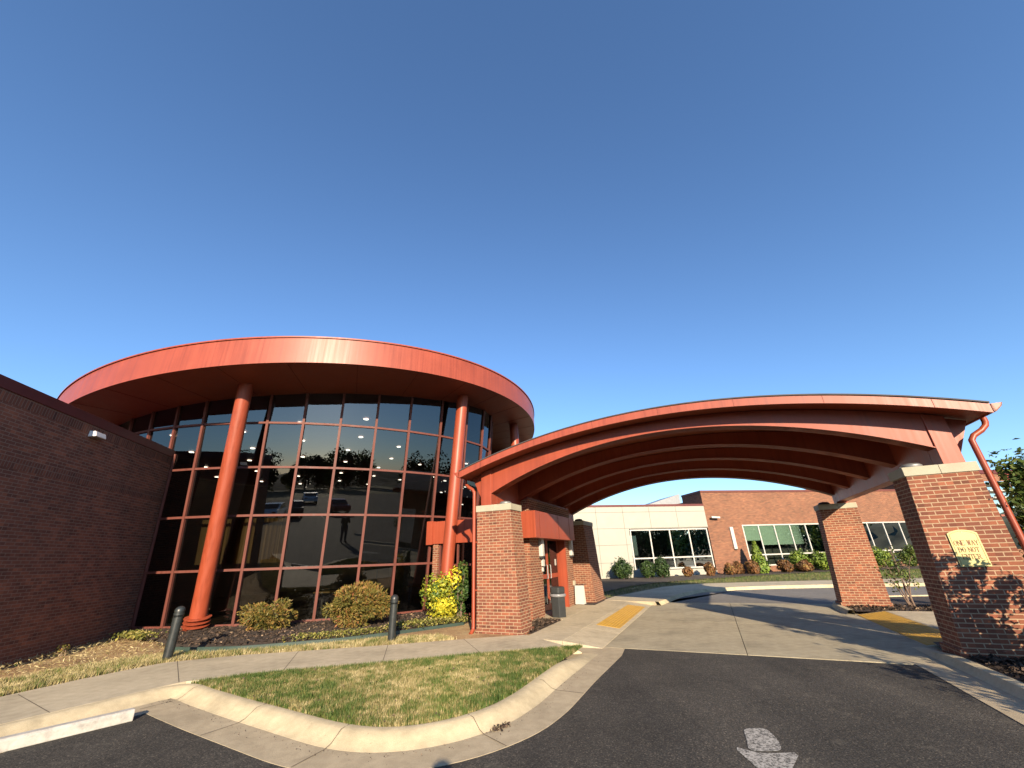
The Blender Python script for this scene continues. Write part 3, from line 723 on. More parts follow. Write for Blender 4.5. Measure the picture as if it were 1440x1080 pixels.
# a few furnishings behind the lower glass
def table_set(x, y, lab):
    t = empty('desk', (x, y, 0), lab, 'desk')
    MB().box((x, y, .74), 1.5, .7, .04).build('desk_top', 'tan', t)
    for sx in (-.68, .68):
        for sy in (-.28, .28): MB().box((x + sx, y + sy, .375), .05, .05, .69).build('leg', 'steel', t)
table_set(-6.1, 15.2, 'light wooden desk behind the glass, right of the left column')
table_set(-3.4, 17.0, 'light wooden desk behind the glass, near the yellow green bush')
sc = empty('room_screen', (-4.55, 14.9, 0), 'tan folding screen standing behind the middle panes', 'screen')
for i in range(3):
    MB().box((-5.0 + i * .46, 14.75 + .1 * (i % 2), .85), .44, .03, 1.65, az=.25 * (-1) ** i).build('screen_panel', 'tan', sc)

# ------------------------------------------------------------------ entrance canopy
can = empty('entrance_canopy', W(-3.75, 0, 0), 'arched red metal entrance canopy standing on four brick piers', 'canopy')
UC = -3.74
def zr(u): return 4.64 - (16.4 - math.sqrt(16.4 ** 2 - (u - UC) ** 2))
def zb(u): return 4.22 - (10.66 - math.sqrt(10.66 ** 2 - (u - UC) ** 2))
def pier(side, v0, v1):
    if side > 0: ib, it, ob_ = 0., .22, 1.2
    else: ib, it, ob_ = -7.5, -7.72, -8.7
    b4 = [W(ib, v0, -.3), W(ob_, v0, -.3), W(ob_, v1, -.3), W(ib, v1, -.3)]; t4 = [W(it, v0, 2.74), W(ob_, v0, 2.74), W(ob_, v1, 2.74), W(it, v1, 2.74)]
    if side < 0: b4 = b4[::-1]; t4 = t4[::-1]
    p = MB().hexa(b4, t4).build('pier', 'brick', can, bevel=.004)
    s = 1 if side > 0 else -1; e = .022; a, b = it - s * e, ob_ + s * e
    m = MB(); mid = (a + b) / 2
    for x0, x1 in ((a, mid - s * .002), (mid + s * .002, b)):
        q = [W(x0, v0 - e), W(x1, v0 - e), W(x1, v1 + e), W(x0, v1 + e)]
        if s < 0: q = q[::-1]
        m.hexa([(x, y, 2.742) for x, y, _ in q], [(x, y, 2.90) for x, y, _ in q])
    m.build('stone_cap', 'stone', p, bevel=.006)
    # plinth course
    m = MB(); q = [W(ib - s * .018, v0 - .018), W(ob_ + s * .018, v0 - .018), W(ob_ + s * .018, v1 + .018), W(ib - s * .018, v1 + .018)]
    if s < 0: q = q[::-1]
    m.hexa([(x, y, -.3) for x, y, _ in q], [(x, y, .07) for x, y, _ in q]); m.build('plinth', 'brick', p)
    # uplight dome standing on the cap
    cu = .42 if side > 0 else -7.95
    u = MB().lathe([(.15, 0), (.16, .02), (.16, .045), (.12, .075), (.05, .088)], W(cu, v0 + .2, 2.90), 28).build('uplight', 'steel' if v0 < 3 else 'bin', p, smooth=40)
    return p
pier(1, 0, .65); pier(-1, 0, .65); pier(1, 6.9, 7.55); pier(-1, 6.9, 8.35)
# arch beams
def beam(v0, v1, ends):
    hw = 4.55; us = np.linspace(UC - hw, UC + hw, 61); prof = [W(u, v0, zb(u)) for u in us] + [W(u, v0, zr(u) - .145) for u in us[::-1]]
    b = MB().extr(prof, Vv * (v1 - v0)).build('arch_beam', 'red', can, smooth=25)
    m = MB()
    fl = [W(u, v0 - .025, zb(u)) for u in us] + [W(u, v0 - .025, zb(u) + .02) for u in us[::-1]]
    m.extr(fl, Vv * (v1 - v0 + .05)); m.build('flange', 'red', b, smooth=25)
    return b
BV = [.06, 1.86, 3.66, 5.46, 7.26]
for v in BV: beam(v, v + .28, v in (BV[0], BV[-1]))
for v in (BV[0], BV[-1]):
    for s in (-1, 1):
        c = UC + s * 4.70
        m = MB(); u0, u1 = c - .15, c + .15; q = [W(u0, v - .03), W(u1, v - .03), W(u1, v + .31), W(u0, v + .31)]
        m.hexa([(x, y, 2.90) for x, y, _ in q], [W(u0, v - .03, zr(u0) - .147), W(u1, v - .03, zr(u1) - .147), W(u1, v + .31, zr(u1) - .147), W(u0, v + .31, zr(u0) - .147)])
        m.build('post', 'red', can, bevel=.006)
        # outer gusset that carries the eave
        m = MB(); g = UC + s * 4.86; g2 = UC + s * 5.18
        m.extr([W(g, v + .1, 3.0), W(g, v + .1, zr(g) - .15), W(g2, v + .1, zr(g2) - .15)], Vv * .03); m.build('bracket', 'red', can)
for s in (-1, 1):
    ua, ub = sorted((UC + s * 4.551, UC + s * 4.84)); m = MB()
    q = [W(ua, .375), W(ub, .375), W(ub, 7.225), W(ua, 7.225)]
    m.hexa([(x, y, 2.97) for x, y, _ in q], [(q[0][0], q[0][1], zr(ua) - .15), (q[1][0], q[1][1], zr(ub) - .15), (q[2][0], q[2][1], zr(ub) - .15), (q[3][0], q[3][1], zr(ua) - .15)])
    m.build('side_beam', 'red', can, bevel=.008)
# roof deck, fascia, drip edge
us = np.linspace(UC - 5.27, UC + 5.27, 81)
m = MB(); prof = [W(u, -.40, zr(u) - .13) for u in us] + [W(u, -.40, zr(u)) for u in us[::-1]]; m.extr(prof, Vv * 8.55); m.build('roof_deck', 'red_soffit', can, smooth=25)
for v in (-.45, 8.155):
    m = MB(); prof = [W(u, v, zr(u) - .165) for u in us] + [W(u, v, zr(u) + .005) for u in us[::-1]]; m.extr(prof, Vv * .045); f = m.build('fascia', 'red_fascia', can, smooth=25)
    m = MB()
    for u in np.arange(UC - 4.6, UC + 5, 1.53): m.box(W(u, v - .001, zr(u) - .08), .006, .004, .16, az=math.atan2(UY, UX))
    merge(m, f, 'seam')
m = MB(); prof = [W(u, -.475, zr(u) + .006) for u in us] + [W(u, -.475, zr(u) + .03) for u in us[::-1]]; m.extr(prof, Vv * 8.7); m.build('roof_sheet', 'darkroof', can, smooth=25)
# gutters and downspouts
for s in (-1, 1):
    ug = UC + s * 5.275; zt = zr(UC + s * 5.27) - .01
    prof = [W(ug, -.46, zt - .14), W(ug + s * .03, -.46, zt - .14), W(ug + s * .12, -.46, zt - .06), W(ug + s * .15, -.46, zt + .0), W(ug + s * .135, -.46, zt + .0), W(ug + s * .11, -.46, zt - .05), W(ug + s * .025, -.46, zt - .12), W(ug + s * .012, -.46, zt), W(ug, -.46, zt)]
    m = MB().extr(prof, Vv * 8.6); m.extr(prof[:4] + prof[8:9], Vv * .006); m.build('gutter', 'red_fascia', can)
    ud = UC + s * 5.035
    path = [(ug + s * .07, .03, zt - .12), (ug + s * .07, .03, zt - .20), (ug + s * .05, .03, zt - .26), (ug - s * .04, .01, zt - .34), (ud + s * .06, -.01, zt - .42), (ud, -.02, zt - .50), (ud, -.02, zt - .62), (ud, -.02, .12), (ud, -.04, .05), (ud, -.16, -.02)]
    m = MB().tube([W(*p) for p in path], .045, 10); d = m.build('downspout', 'red', can, smooth=50)
    for z in (.9, 2.0): MB().box(W(ud - s * .03, .0, z), .13, .03, .03, az=math.atan2(UY, UX)).build('strap', 'red', d)
# sign on the right front pier
sg = empty('traffic_sign', W(.58, -.012, 1.5), 'pale yellow arched sign reading ONE WAY DO NOT ENTER on the right front pier', 'sign')
SU0, SU1, SZ0, SZ1 = .425, .805, 1.245, 1.755
def arcpts(v, ins=0., n=14):
    a = [W(SU0 + ins, v, SZ0 + ins), W(SU1 - ins, v, SZ0 + ins)]
    for i in range(n + 1):
        t = i / n; a.append(W(SU1 - ins + (SU0 - SU1 + 2 * ins) * t, v, SZ1 - ins + .055 * math.sin(PI * t) ** .8))
    return a
MB().extr(arcpts(-.020), Vv * .016).build('plate', 'sign', sg)
m = MB()
for a, b in zip(arcpts(-.021, .022), arcpts(-.021, .022)[1:] + arcpts(-.021, .022)[:1]): m.bar(a, b, .004, .004, (VX, VY, 0))
m.build('border', 'signink', sg)
GL = {  # stroke letters in a unit box: (x0,y0,x1,y1,width)
 'O': None, 'N': [(0, 0, 0, 1, .8), (0, 1, 1, 0, 1.3), (1, 0, 1, 1, .8)], 'E': [(0, 0, 0, 1, 1.3), (0, 1, .9, 1, .7), (0, .52, .7, .52, .7), (0, 0, .9, 0, .7), (.9, 1, .9, .8, .8), (.9, 0, .9, .2, .8)],
 'W': [(0, 1, .25, 0, 1.2), (.25, 0, .5, .95, .7), (.5, .95, .75, 0, 1.2), (.75, 0, 1, 1, .7)], 'A': [(0, 0, .5, 1, .7), (.5, 1, 1, 0, 1.3), (.2, .36, .8, .36, .7)],
 'Y': [(0, 1, .5, .48, 1.2), (1, 1, .5, .48, .7), (.5, .48, .5, 0, 1.2)], 'D': [(0, 0, 0, 1, 1.3), (0, 1, .5, .97, .7), (0, 0, .5, .03, .7), (.5, .97, .9, .7, 1), (.9, .7, .9, .3, 1.3), (.9, .3, .5, .03, 1)],
 'T': [(.5, 0, .5, 1, 1.3), (0, 1, 1, 1, .7), (0, 1, 0, .8, .7), (1, 1, 1, .8, .7)], 'R': [(0, 0, 0, 1, 1.3), (0, 1, .6, .98, .7), (.6, .98, .82, .76, 1.2), (.82, .76, .6, .5, 1.2), (.6, .5, 0, .5, .7), (.45, .5, 1, 0, 1.3)]}
GL['O'] = [(.5 + .5 * math.cos(i * PI / 6), .5 + .5 * math.sin(i * PI / 6), .5 + .5 * math.cos((i + 1) * PI / 6), .5 + .5 * math.sin((i + 1) * PI / 6), 1.3 if i % 6 in (5, 0) else .8) for i in range(12)]
SERIF = {'N': [(0, 0), (0, 1), (1, 1)], 'E': [(0, 0), (0, 1)], 'W': [(0, 1), (1, 1), (.5, .95)], 'A': [(0, 0), (1, 0)], 'Y': [(0, 1), (1, 1), (.5, 0)], 'D': [(0, 0), (0, 1)], 'T': [(.5, 0)], 'R': [(0, 0), (0, 1), (1, 0)], 'O': []}
m = MB()
for word, zc in (('ONE WAY', 1.605), ('DO NOT', 1.500), ('ENTER', 1.395)):
    hh = .074; w = .036; gap = .0115; adv = w + gap; wid = sum((adv if c != ' ' else .026) for c in word) - gap; u = (SU0 + SU1) / 2 - wid / 2
    for c in word:
        if c == ' ': u += .026; continue
        for x0, y0, x1, y1, k in GL[c]: m.bar(W(u + x0 * w, -.0225, zc - hh / 2 + y0 * hh), W(u + x1 * w, -.0225, zc - hh / 2 + y1 * hh), .0035, .0068 * k, (UX * -(y1 - y0) * 2 + 1e-4, UY * -(y1 - y0) * 2, (x1 - x0) + 1e-3))
        for x, y in SERIF[c]: m.bar(W(u + x * w - .008, -.0225, zc - hh / 2 + y * hh), W(u + x * w + .008, -.0225, zc - hh / 2 + y * hh), .0035, .0045)
        u += adv
m.build('lettering', 'signink', sg)
for u, z in ((.615, 1.775), (.63, 1.272)): MB().tube([W(u, -.021, z), W(u, -.025, z)], .006, 8).build('screw', 'steel', sg)

# ------------------------------------------------------------------ entrance vestibule
ves = empty('entrance_vestibule', W(-9.5, 4, 0), 'brick entrance vestibule with a red metal band and glass doors behind the left piers', 'building')
m = MB()
def ubox(m, u0, u1, v0, v1, z0, z1):
    q = [W(u0, v0), W(u1, v0), W(u1, v1), W(u0, v1)]; return m.hexa([(x, y, z0) for x, y, _ in q], [(x, y, z1) for x, y, _ in q])
ubox(m, -8.75, -8.05, 1.98, 2.95, -.2, 3.25); ubox(m, -8.75, -8.05, 5.42, 6.12, -.2, 3.25); ubox(m, -8.75, -8.051, 2.951, 5.419, 2.35, 3.249); ubox(m, -12, -8.76, 5.4, 6.1, -.2, 3.24); ubox(m, -11.85, -11.65, 2.55, 2.8, -.2, 2.11)
m.build('brick_wall', 'brick', ves)
m = MB(); ubox(m, -11, -8.76, 2.8, 5.39, 2.6, 2.82); ubox(m, -8.751, -8.05, 1.98, 6.12, 3.251, 3.30); m.build('roof', 'red_dark', ves)
m = MB(); ubox(m, -7.95, -7.70, 1.65, 5.45, 2.12, 2.86); ubox(m, -8.9, -7.951, 1.65, 1.97, 2.12, 2.86); ubox(m, -12.1, -8.9, 2.5, 2.75, 2.12, 2.84); ubox(m, -12.1, -11.85, 2.47, 2.749, 2.10, 2.86)
bd = m.build('metal_band', 'red', ves)
m = MB()
for v in (1.98, 3.7, 4.9): m.box(W(-7.698, v, 2.49), .006, .008, .72, az=math.atan2(UY, UX))
for u in (-9.6, -10.6): m.box(W(u, 2.498, 2.49), .008, .006, .72, az=math.atan2(UY, UX))
merge(m, bd, 'seam')
m = MB(); ubox(m, -8.049, -7.96, 1.98, 5.44, 2.125, 2.15); m.build('underside', 'red_dark', ves)
# storefront glass beside the rotunda
m = MB(); ubox(m, -11.64, -8.76, 2.65, 2.66, 0, 2.11); sf = m.build('side_glass', 'glass', ves)
m = MB()
for u in (-11.6, -10.9, -10.2, -9.5, -8.8): ubox(m, u - .03, u + .03, 2.60, 2.649, 0, 2.11)
for z in (.05, 1.45): ubox(m, -11.63, -8.77, 2.604, 2.645, z - .03, z + .03)
m.build('frame', 'red_frame', sf)
# doors in the recess
m = MB(); ubox(m, -8.75, -8.26, 2.951, 3.03, 0, 2.34); ubox(m, -8.75, -8.06, 5.34, 5.418, 0, 2.34); ubox(m, -8.745, -8.26, 3.03, 5.34, 2.25, 2.34); m.build('door_frame', 'red', ves)
for v0, v1 in ((3.05, 4.17), (4.20, 5.32)):
    m = MB(); ubox(m, -8.38, -8.36, v0 + .06, v1 - .06, .1, 2.15); dr = m.build('door', 'glass', ves)
    m = MB()
    for a, b, c, d in ((v0, v0 + .07, .03, 2.22), (v1 - .07, v1, .03, 2.22)): ubox(m, -8.40, -8.34, a, b, c, d)
    for c, d in ((.03, .2), (.95, 1.08), (2.12, 2.22)): ubox(m, -8.398, -8.342, v0 + .071, v1 - .071, c, d)
    m.build('door_rail', 'red', dr)
    m = MB(); vv = v1 - .14 if v0 < 4 else v0 + .14
    m.tube([W(-8.34, vv, .95), W(-8.29, vv, .95), W(-8.29, vv, 1.35), W(-8.34, vv, 1.35)], .014, 8); m.build('handle', 'steel', dr)
    m = MB(); ubox(m, -8.357, -8.353, (v0 + v1) / 2 + .2, (v0 + v1) / 2 + .36, 1.32, 1.52); m.build('notice', 'white', dr)
MB().quad(W(-9.9, 2.3, 0), W(-9.9, 5.3, 0), W(-9.9, 5.3, 2.8), W(-9.9, 2.3, 2.8)).build('inner_wall', 'interior', ves)
def sconce(v, z, h, lab):
    t = empty('wall_sconce', W(-8.05, v, z), lab, 'wall light')
    m = MB(); ubox(m, -8.05, -7.93, v - .10, v + .10, z, z + h); m.build('diffuser', 'white', t, bevel=.02)
    m = MB(); ubox(m, -8.05, -7.94, v - .08, v + .08, z - .05, z - .002); m.build('base', 'bin', t)
sconce(2.78, 1.62, .72, 'tall white wall sconce on the brick left of the doors'); sconce(5.85, 1.62, .72, 'tall white wall sconce on the brick right of the doors')
m = MB(); ubox(m, -8.05, -7.99, 2.86, 2.94, 1.35, 1.62); ubox(m, -8.05, -8.0, 2.86, 2.93, 1.2, 1.31); tag(m.build('door_intercom', 'white', origin=W(-8.05, 2.9, 1.4)), 'white intercom box and card reader below the left sconce', 'intercom')
m = MB(); ubox(m, -8.05, -7.98, 5.92, 6.06, .62, .78); tag(m.build('outlet_box', 'stone', origin=W(-8.05, 6, .7), bevel=.008), 'small pale outlet box low on the brick beside the sandwich board', 'outlet')
# hexagonal litter bin
bc = W(-7.62, 2.93, 0); hexr = .225
bin_ = empty('litter_bin', bc, 'dark grey hexagonal litter bin with a clear bag rim by the doors', 'litter bin')
def hexp(r, n=6): return [(bc[0] + r * math.cos(PI / 6 + i * PI / 3), bc[1] + r * math.sin(PI / 6 + i * PI / 3)) for i in range(n)]
MB().prism(hexp(hexr), .0, .53).build('body', 'bin', bin_, bevel=.01)
MB().prism(hexp(hexr + .012), .60, .78).build('hood', 'bin', bin_, bevel=.03)
MB().prism(hexp(hexr - .045), .53, .60).build('neck', 'rubber', bin_)
MB().lathe([(hexr + .0, .52), (hexr + .012, .54), (hexr + .016, .57), (hexr + .008, .59), (hexr - .02, .60)], bc, 30).build('bag', 'bag', bin_, smooth=60)
# sandwich board
sb = W(-7.90, 5.95, 0)
brd = empty('sandwich_board', sb, 'blank white sandwich board leaning on the brick right of the doors', 'board')
MB().extr([W(-7.99, 5.84, .03), W(-7.66, 5.84, .03), W(-7.66, 5.93, .62), W(-7.99, 5.93, .62)], Vv * .015).build('panel', 'white', brd)
MB().extr([W(-7.99, 6.06, .03), W(-7.66, 6.06, .03), W(-7.66, 5.97, .62), W(-7.99, 5.97, .62)], Vv * .015).build('panel', 'white', brd)
MB().bar(W(-8.0, 5.958, .635), W(-7.65, 5.958, .635), .06, .028).build('hinge', 'bin', brd)

# ------------------------------------------------------------------ tactile pads, paint, wheel stop
def tact(u0, u1, v0, v1, zf, lab):
    m = MB(); m.hexa([W(u0, v0, zf(u0) - .02), W(u1, v0, zf(u1) - .02), W(u1, v1, zf(u1) - .02), W(u0, v1, zf(u0) - .02)], [W(u0, v0, zf(u0) + .006), W(u1, v0, zf(u1) + .006), W(u1, v1, zf(u1) + .006), W(u0, v1, zf(u0) + .006)])
    t = m.build('tactile_pad', 'yellow', origin=W(u0, v0, 0)); tag(t, lab, 'tactile paving')
    d = MB(); s = .075
    for i in range(int((u1 - u0) / s)):
        for j in range(int((v1 - v0) / s)):
            u, v = u0 + (i + .5) * s, v0 + (j + .5) * s; z = zf(u) + .006
            d.add([W(u - .014, v - .014, z), W(u + .014, v - .014, z), W(u + .014, v + .014, z), W(u - .014, v + .014, z), W(u - .008, v - .008, z + .005), W(u + .008, v - .008, z + .005), W(u + .008, v + .008, z + .005), W(u - .008, v + .008, z + .005)],
                  [(4, 5, 6, 7), (0, 1, 5, 4), (1, 2, 6, 5), (2, 3, 7, 6), (3, 0, 4, 7)])
    merge(d, t, 'yellow'); return t
zl = lambda u: -.02 + (-.112 + .02) * (u + 6.45) / .84
tact(-6.30, -5.72, 2.0, 6.6, zl, 'yellow tactile pad on the walk before the entrance doors')
tact(.02, .66, 1.42, 5.62, lambda u: -.112 + .107 * u / .70, 'yellow tactile pad at the kerb ramp between the right piers')
ar = MB(); za = -.1155
def apoly(P): ar.add([(x, y, za) for x, y in P], [tuple(range(len(P)))])
def rnd(P, it=2):
    for _ in range(it): P = [q for i in range(len(P)) for q in ((P[i][0] * .8 + P[(i + 1) % len(P)][0] * .2, P[i][1] * .8 + P[(i + 1) % len(P)][1] * .2), (P[i][0] * .2 + P[(i + 1) % len(P)][0] * .8, P[i][1] * .2 + P[(i + 1) % len(P)][1] * .8))]
    return P
apoly(rnd([(2.31, 5.33), (2.55, 5.32), (2.50, 5.02), (2.40, 4.79), (2.24, 4.785), (2.10, 4.82), (2.21, 5.06)]))
apoly(rnd([(2.00, 4.92), (2.14, 4.78), (2.26, 4.745), (2.54, 4.75), (2.25, 4.42), (1.98, 4.10), (2.00, 4.5)], 1))
struct(ar.build('painted_arrow', 'paint'))
# parking lines further back in the lot
pl = MB()
for i in range(-9, 8):
    x = i * 2.8; pl.quad((x, -20, -.115), (x + .1, -20, -.115), (x + .1, -15, -.115), (x, -15, -.115)); pl.quad((x, -41, -.115), (x + .1, -41, -.115), (x + .1, -31, -.115), (x, -31, -.115))
struct(pl.build('parking_lines', 'paint'))
ws = MB(); a = Vector((-6.22, 4.55, 0)); b = Vector((-4.93, 6.22, 0)); d = (b - a).normalized(); nn = Vector((d.y, -d.x, 0))
def wsp(p, w, z): q = p + nn * w; return (q.x, q.y, z)
prof = [wsp(a, -.08, -.12), wsp(a, .08, -.12), wsp(a, .075, -.02), wsp(a, .05, .0), wsp(a, -.05, .0), wsp(a, -.075, -.02)]
ws.extr(prof, b - a); tag(ws.build('wheel_stop', 'stop', origin=tuple(a), bevel=.008), 'chipped white concrete wheel stop at the head of the parking bay', 'wheel stop')
# leaf litter in the gutter
n = 110; th = rng.normal(0, 1, (n, 2)); pts = np.c_[-.25 + th[:, 0] * .05 + th[:, 1] * .035, 5.52 + th[:, 0] * .06 - th[:, 1] * .02, -.105 + rng.uniform(0, .02, n)]
tag(leafmesh('leaf_litter', pts, np.tile([0, 0, 1.], (n, 1)), .018, 'chips', aspect=2), 'small clump of dead leaves lying in the gutter', 'leaf litter', kind='stuff')

p_ = scatter(in_poly(isl_p), (-5.2, 1.3, 5.2, 9.1), 140); n = len(p_)
tag(leafmesh('fallen_leaves', np.c_[p_, rng.uniform(.02, .05, n)], np.tile([0, 0, 1.], (n, 1)), .022, 'chips', tint=rng.uniform(.6, 1, n), aspect=1.8), 'scattered dead leaves lying on the grass island', 'leaf litter', kind='stuff')
G_ = offset(KB, .34); k_ = rng.integers(20, 138, 420); j_ = np.abs(rng.normal(0, .08, 420)); t_ = np.gradient(KB, axis=0)[k_]; t_ /= np.linalg.norm(t_, axis=1, keepdims=True)
gp = G_[k_] + np.stack([t_[:, 1], -t_[:, 0]], 1) * j_[:, None] + rng.normal(0, .03, (420, 2))
tag(leafmesh('gutter_grit', np.c_[gp, np.full(420, -.106)], np.tile([0, 0, 1.], (420, 1)), .008, 'chips', aspect=1.6), 'fine grit and leaf crumbs along the foot of the kerb', 'grit', kind='stuff')
# ------------------------------------------------------------------ bollards
def bollard(c):
    t = empty('bollard', c, 'x', 'bollard', 'black bollards along the sidewalk')
    MB().lathe([(.083, -.05), (.083, .72)], c, 28).build('post', 'black', t, smooth=40)
    h = MB().lathe([(.090, .755), (.090, .785), (.084, .79), (.084, .805), (.090, .81), (.090, .835), (.086, .855), (.07, .885), (.045, .905), (.012, .913)], c, 28).build('cap', 'black', t, smooth=40)
    m = MB().lathe([(.070, .715), (.070, .76)], c, 28)
    for z in (.725, .741): m.lathe([(.084, z), (.091, z + .004), (.084, z + .008)], c, 28)
    m.build('louvre', 'black', t, smooth=40); return t
b1 = bollard((-6.86, 9.12, 0)); b1['label'] = 'black dome topped bollard at the sidewalk bend before the left column'
b2 = copy_tree(b1); b2.location = (-2.86, 10.32, .0); b2.rotation_euler.z = .7; b2['label'] = 'black dome topped bollard beside the large rounded bronze bush'

# ------------------------------------------------------------------ planting by the rotunda
def bush(name, c, rx, ry, rz, n, leaf, mat, lab, cat='bush', nl=16, lr=.45, aspect=1.8, stems=5, group=None, patch=.35, spray=False):
    t = empty(name, c, lab, cat, group)
    P, nr, tt = lobes_cloud((c[0], c[1], c[2] + rz * .84), rx, ry, rz, n, nl, lr, patch=patch)
    k = P[:, 2] > c[2] + .02; leafmesh('foliage', P[k], nr[k], leaf, mat, t, tt[k], aspect, spray=spray)
    m = MB()
    for i in range(stems):
        a = 2 * PI * i / stems + .4; m.tube([(c[0] + .05 * math.cos(a), c[1] + .05 * math.sin(a), c[2] - .05), (c[0] + rx * .3 * math.cos(a), c[1] + ry * .3 * math.sin(a), c[2] + rz * .7), (c[0] + rx * .55 * math.cos(a + .3), c[1] + ry * .55 * math.sin(a + .3), c[2] + rz * 1.3)], [.018, .013, .006], 6)
    m.build('stems', 'bark', t); return t
bush('rounded_bush', (-6.72, 12.05, .04), .80, .66, .44, 9000, .026, 'leaf_bronze', 'low sprawling bronze green bush right of the left column', patch=.16, nl=42, lr=.30, aspect=3.6, stems=9, spray=True)
bush('rounded_bush', (-4.28, 12.25, .04), 1.02, .82, .60, 17000, .027, 'leaf_bronze', 'large rounded bronze green bush beside the second bollard', patch=.16, nl=60, lr=.28, aspect=3.6, stems=11, spray=True)
bush('euonymus_bush', (-2.15, 12.9, .04), .60, .48, .74, 4600, .045, 'leaf_yellow', 'upright bright yellow green bush before the right column', nl=24, lr=.36, aspect=1.7, patch=.45)
bush('euonymus_bush', (-1.72, 13.05, .04), .30, .28, .92, 1700, .045, 'leaf_green2', 'slim dark green stem bush behind the bright yellow one', nl=16, lr=.34)
def cover(name, path, wd_, n, size, mat, lab, h=.18):
    P = resample(path, n); pts = np.c_[P + rng.normal(0, wd_, (n, 2)), .05 + rng.uniform(0, h, n) ** 1.2]
    return tag(leafmesh(name, pts, np.tile([0, 0, 1.], (n, 1)) + rng.normal(0, .6, (n, 3)), size, mat), lab, 'ground cover', kind='stuff')
cover('ground_cover', [(-3.2, 11.75), (-2.6, 12.2), (-1.6, 12.75)], .20, 1500, .035, 'leaf_cover', 'low yellow green ground cover at the foot of the yellow bush')
cover('ground_cover', [(-5.2, 10.7), (-4.4, 10.95), (-3.4, 11.4)], .17, 1500, .03, 'leaf_cover', 'low grassy ground cover before the large bronze bush', .12)
cover('ground_cover', [(-10.6, 12.4), (-9.9, 11.9), (-9.4, 11.6)], .15, 700, .045, 'leaf_cover', 'low green weeds at the corner of the brick wing', .10)
ea = [(-9.3, 5.0), (-8.0, 7.5), (-7.5, 9.6), (-6.5, 9.9), (-7.6, 10.4), (-9.0, 11.4), (-10.8, 12.6), (-11.0, 12.2), (-10.4, 9.6)]
p_ = scatter(in_poly(ea), (-11.2, -6.4, 5, 12.7), 2600); n = len(p_)
tag(leafmesh('straw', np.c_[p_, rng.uniform(-.03, .012, n)], np.tile([0, 0, 1.], (n, 1)), .012, 'grass', tint=np.clip(rng.normal(.8, .2, n), 0, 1), aspect=7), 'loose dry straw strewn over the bare earth by the brick wing', 'straw', kind='stuff')
# fallen twigs and weed by the wing wall
bush('weed', (-10.2, 10.4, -.06), .11, .10, .10, 90, .022, 'leaf_bronze', 'small weed growing at the foot of the shaded brick wing', 'weed', nl=6, lr=.6, aspect=3.0, stems=4)

# ------------------------------------------------------------------ multi-stem trees and shrubs
def stemtree(name, c, stems, n, leaf, mat, lab, cat='tree', spread=.5, size=.3, group=None, clump=26):
    """stems: list of tip points relative to c; leaves in clumps along the outer half of each stem and its twigs"""
    t = empty(name, c, lab, cat, group); m = MB(); cl = []
    for tip in stems:
        T_ = Vector(tip); b = Vector((c[0] + rng.normal(0, .05), c[1] + rng.normal(0, .05), c[2] - .1)); e = Vector(c) + T_
        mid = b.lerp(e, .5) + Vector((rng.normal(0, .06), rng.normal(0, .06), 0)) * T_.length * .5
        L_ = T_.length; r = .012 + .009 * L_; m.tube([b, b.lerp(mid, .5), mid, mid.lerp(e, .5), e], [r, r * .85, r * .65, r * .45, r * .2], 7)
        for k in range(7):
            f = rng.uniform(.45, 1); p = mid.lerp(e, (f - .5) * 2) if f > .5 else b.lerp(mid, f * 2); q = p + Vector((rng.normal(0, spread), rng.normal(0, spread), rng.normal(.12, spread * .6))) * .8
            m.tube([p, p.lerp(q, .5) + Vector((0, 0, .03)), q], [r * .35, r * .25, r * .12], 5); cl.append(tuple(q)); cl.append(tuple(p.lerp(q, .6)))
        cl.append(tuple(e))
    m.build('trunk', 'bark', t)
    cl = np.array(cl); k = rng.integers(0, len(cl), n); d = rng.normal(0, 1, (n, 3)); P = cl[k] + d * size * rng.uniform(.3, 1, (n, 1)) * .6
    tt = np.clip(.45 + rng.uniform(-.25, .25, len(cl))[k] + rng.normal(0, .18, n), 0, 1)
    leafmesh('crown', P, d * .6 + np.array([0, 0, .4]), leaf, mat, t, tt); return t
stemtree('crape_myrtle', W(2.08, .32, -.03), [(-.35, .1, 2.35), (-.30, -.1, 2.75), (.3, .1, 2.9), (.7, -.2, 2.6), (.1, .4, 2.1), (-.35, .15, 1.75), (-.1, .0, 2.5), (-.45, .0, 2.15), (.0, .15, 1.9), (-.2, .1, 2.65), (.15, -.1, 2.3), (-.5, .1, 2.55)], 13000, .05, 'leaf_tree', 'multi stemmed leafy tree at the right edge before the downspout', spread=.22, size=.24)
stemtree('nandina_shrub', W(1.12, -1.55, -.03), [(.0, .0, 2.0), (.28, .1, 1.8), (-.18, 0, 1.9), (.45, -.1, 1.75), (-.3, .1, 1.6), (.62, .0, 1.6), (.75, .1, 1.15), (-.2, .1, 1.1), (.2, .1, 1.2), (.4, 0, .9), (0, .1, .8), (.6, 0, .7), (-.35, .0, .8), (.1, 0, 1.6)], 3300, .055, 'leaf_tree', 'leafy multi stemmed shrub in the mulch before the sign pier', 'shrub', .19, .15)
stemtree('nandina_shrub', (6.7, 2.6, -.03), [(-.4, .3, 1.4), (0, .5, 1.6), (.25, 0, 1.5), (-.3, -.4, 1.2), (.1, .2, 1.0)], 1800, .055, 'leaf_tree', 'leafy shrub in the bed by the asphalt, right of the photographer', 'shrub', .3, .25)
stemtree('bare_shrub', W(1.7, 7.1, -.03), [(-.25, .1, 1.25), (.1, .1, 1.45), (.35, -.1, 1.2), (-.45, -.05, .95), (.25, .15, 1.0), (-.1, -.1, 1.6)], 420, .045, 'leaf_tree', 'sparse thin stemmed shrub between the two right piers', 'shrub', .16, .22)
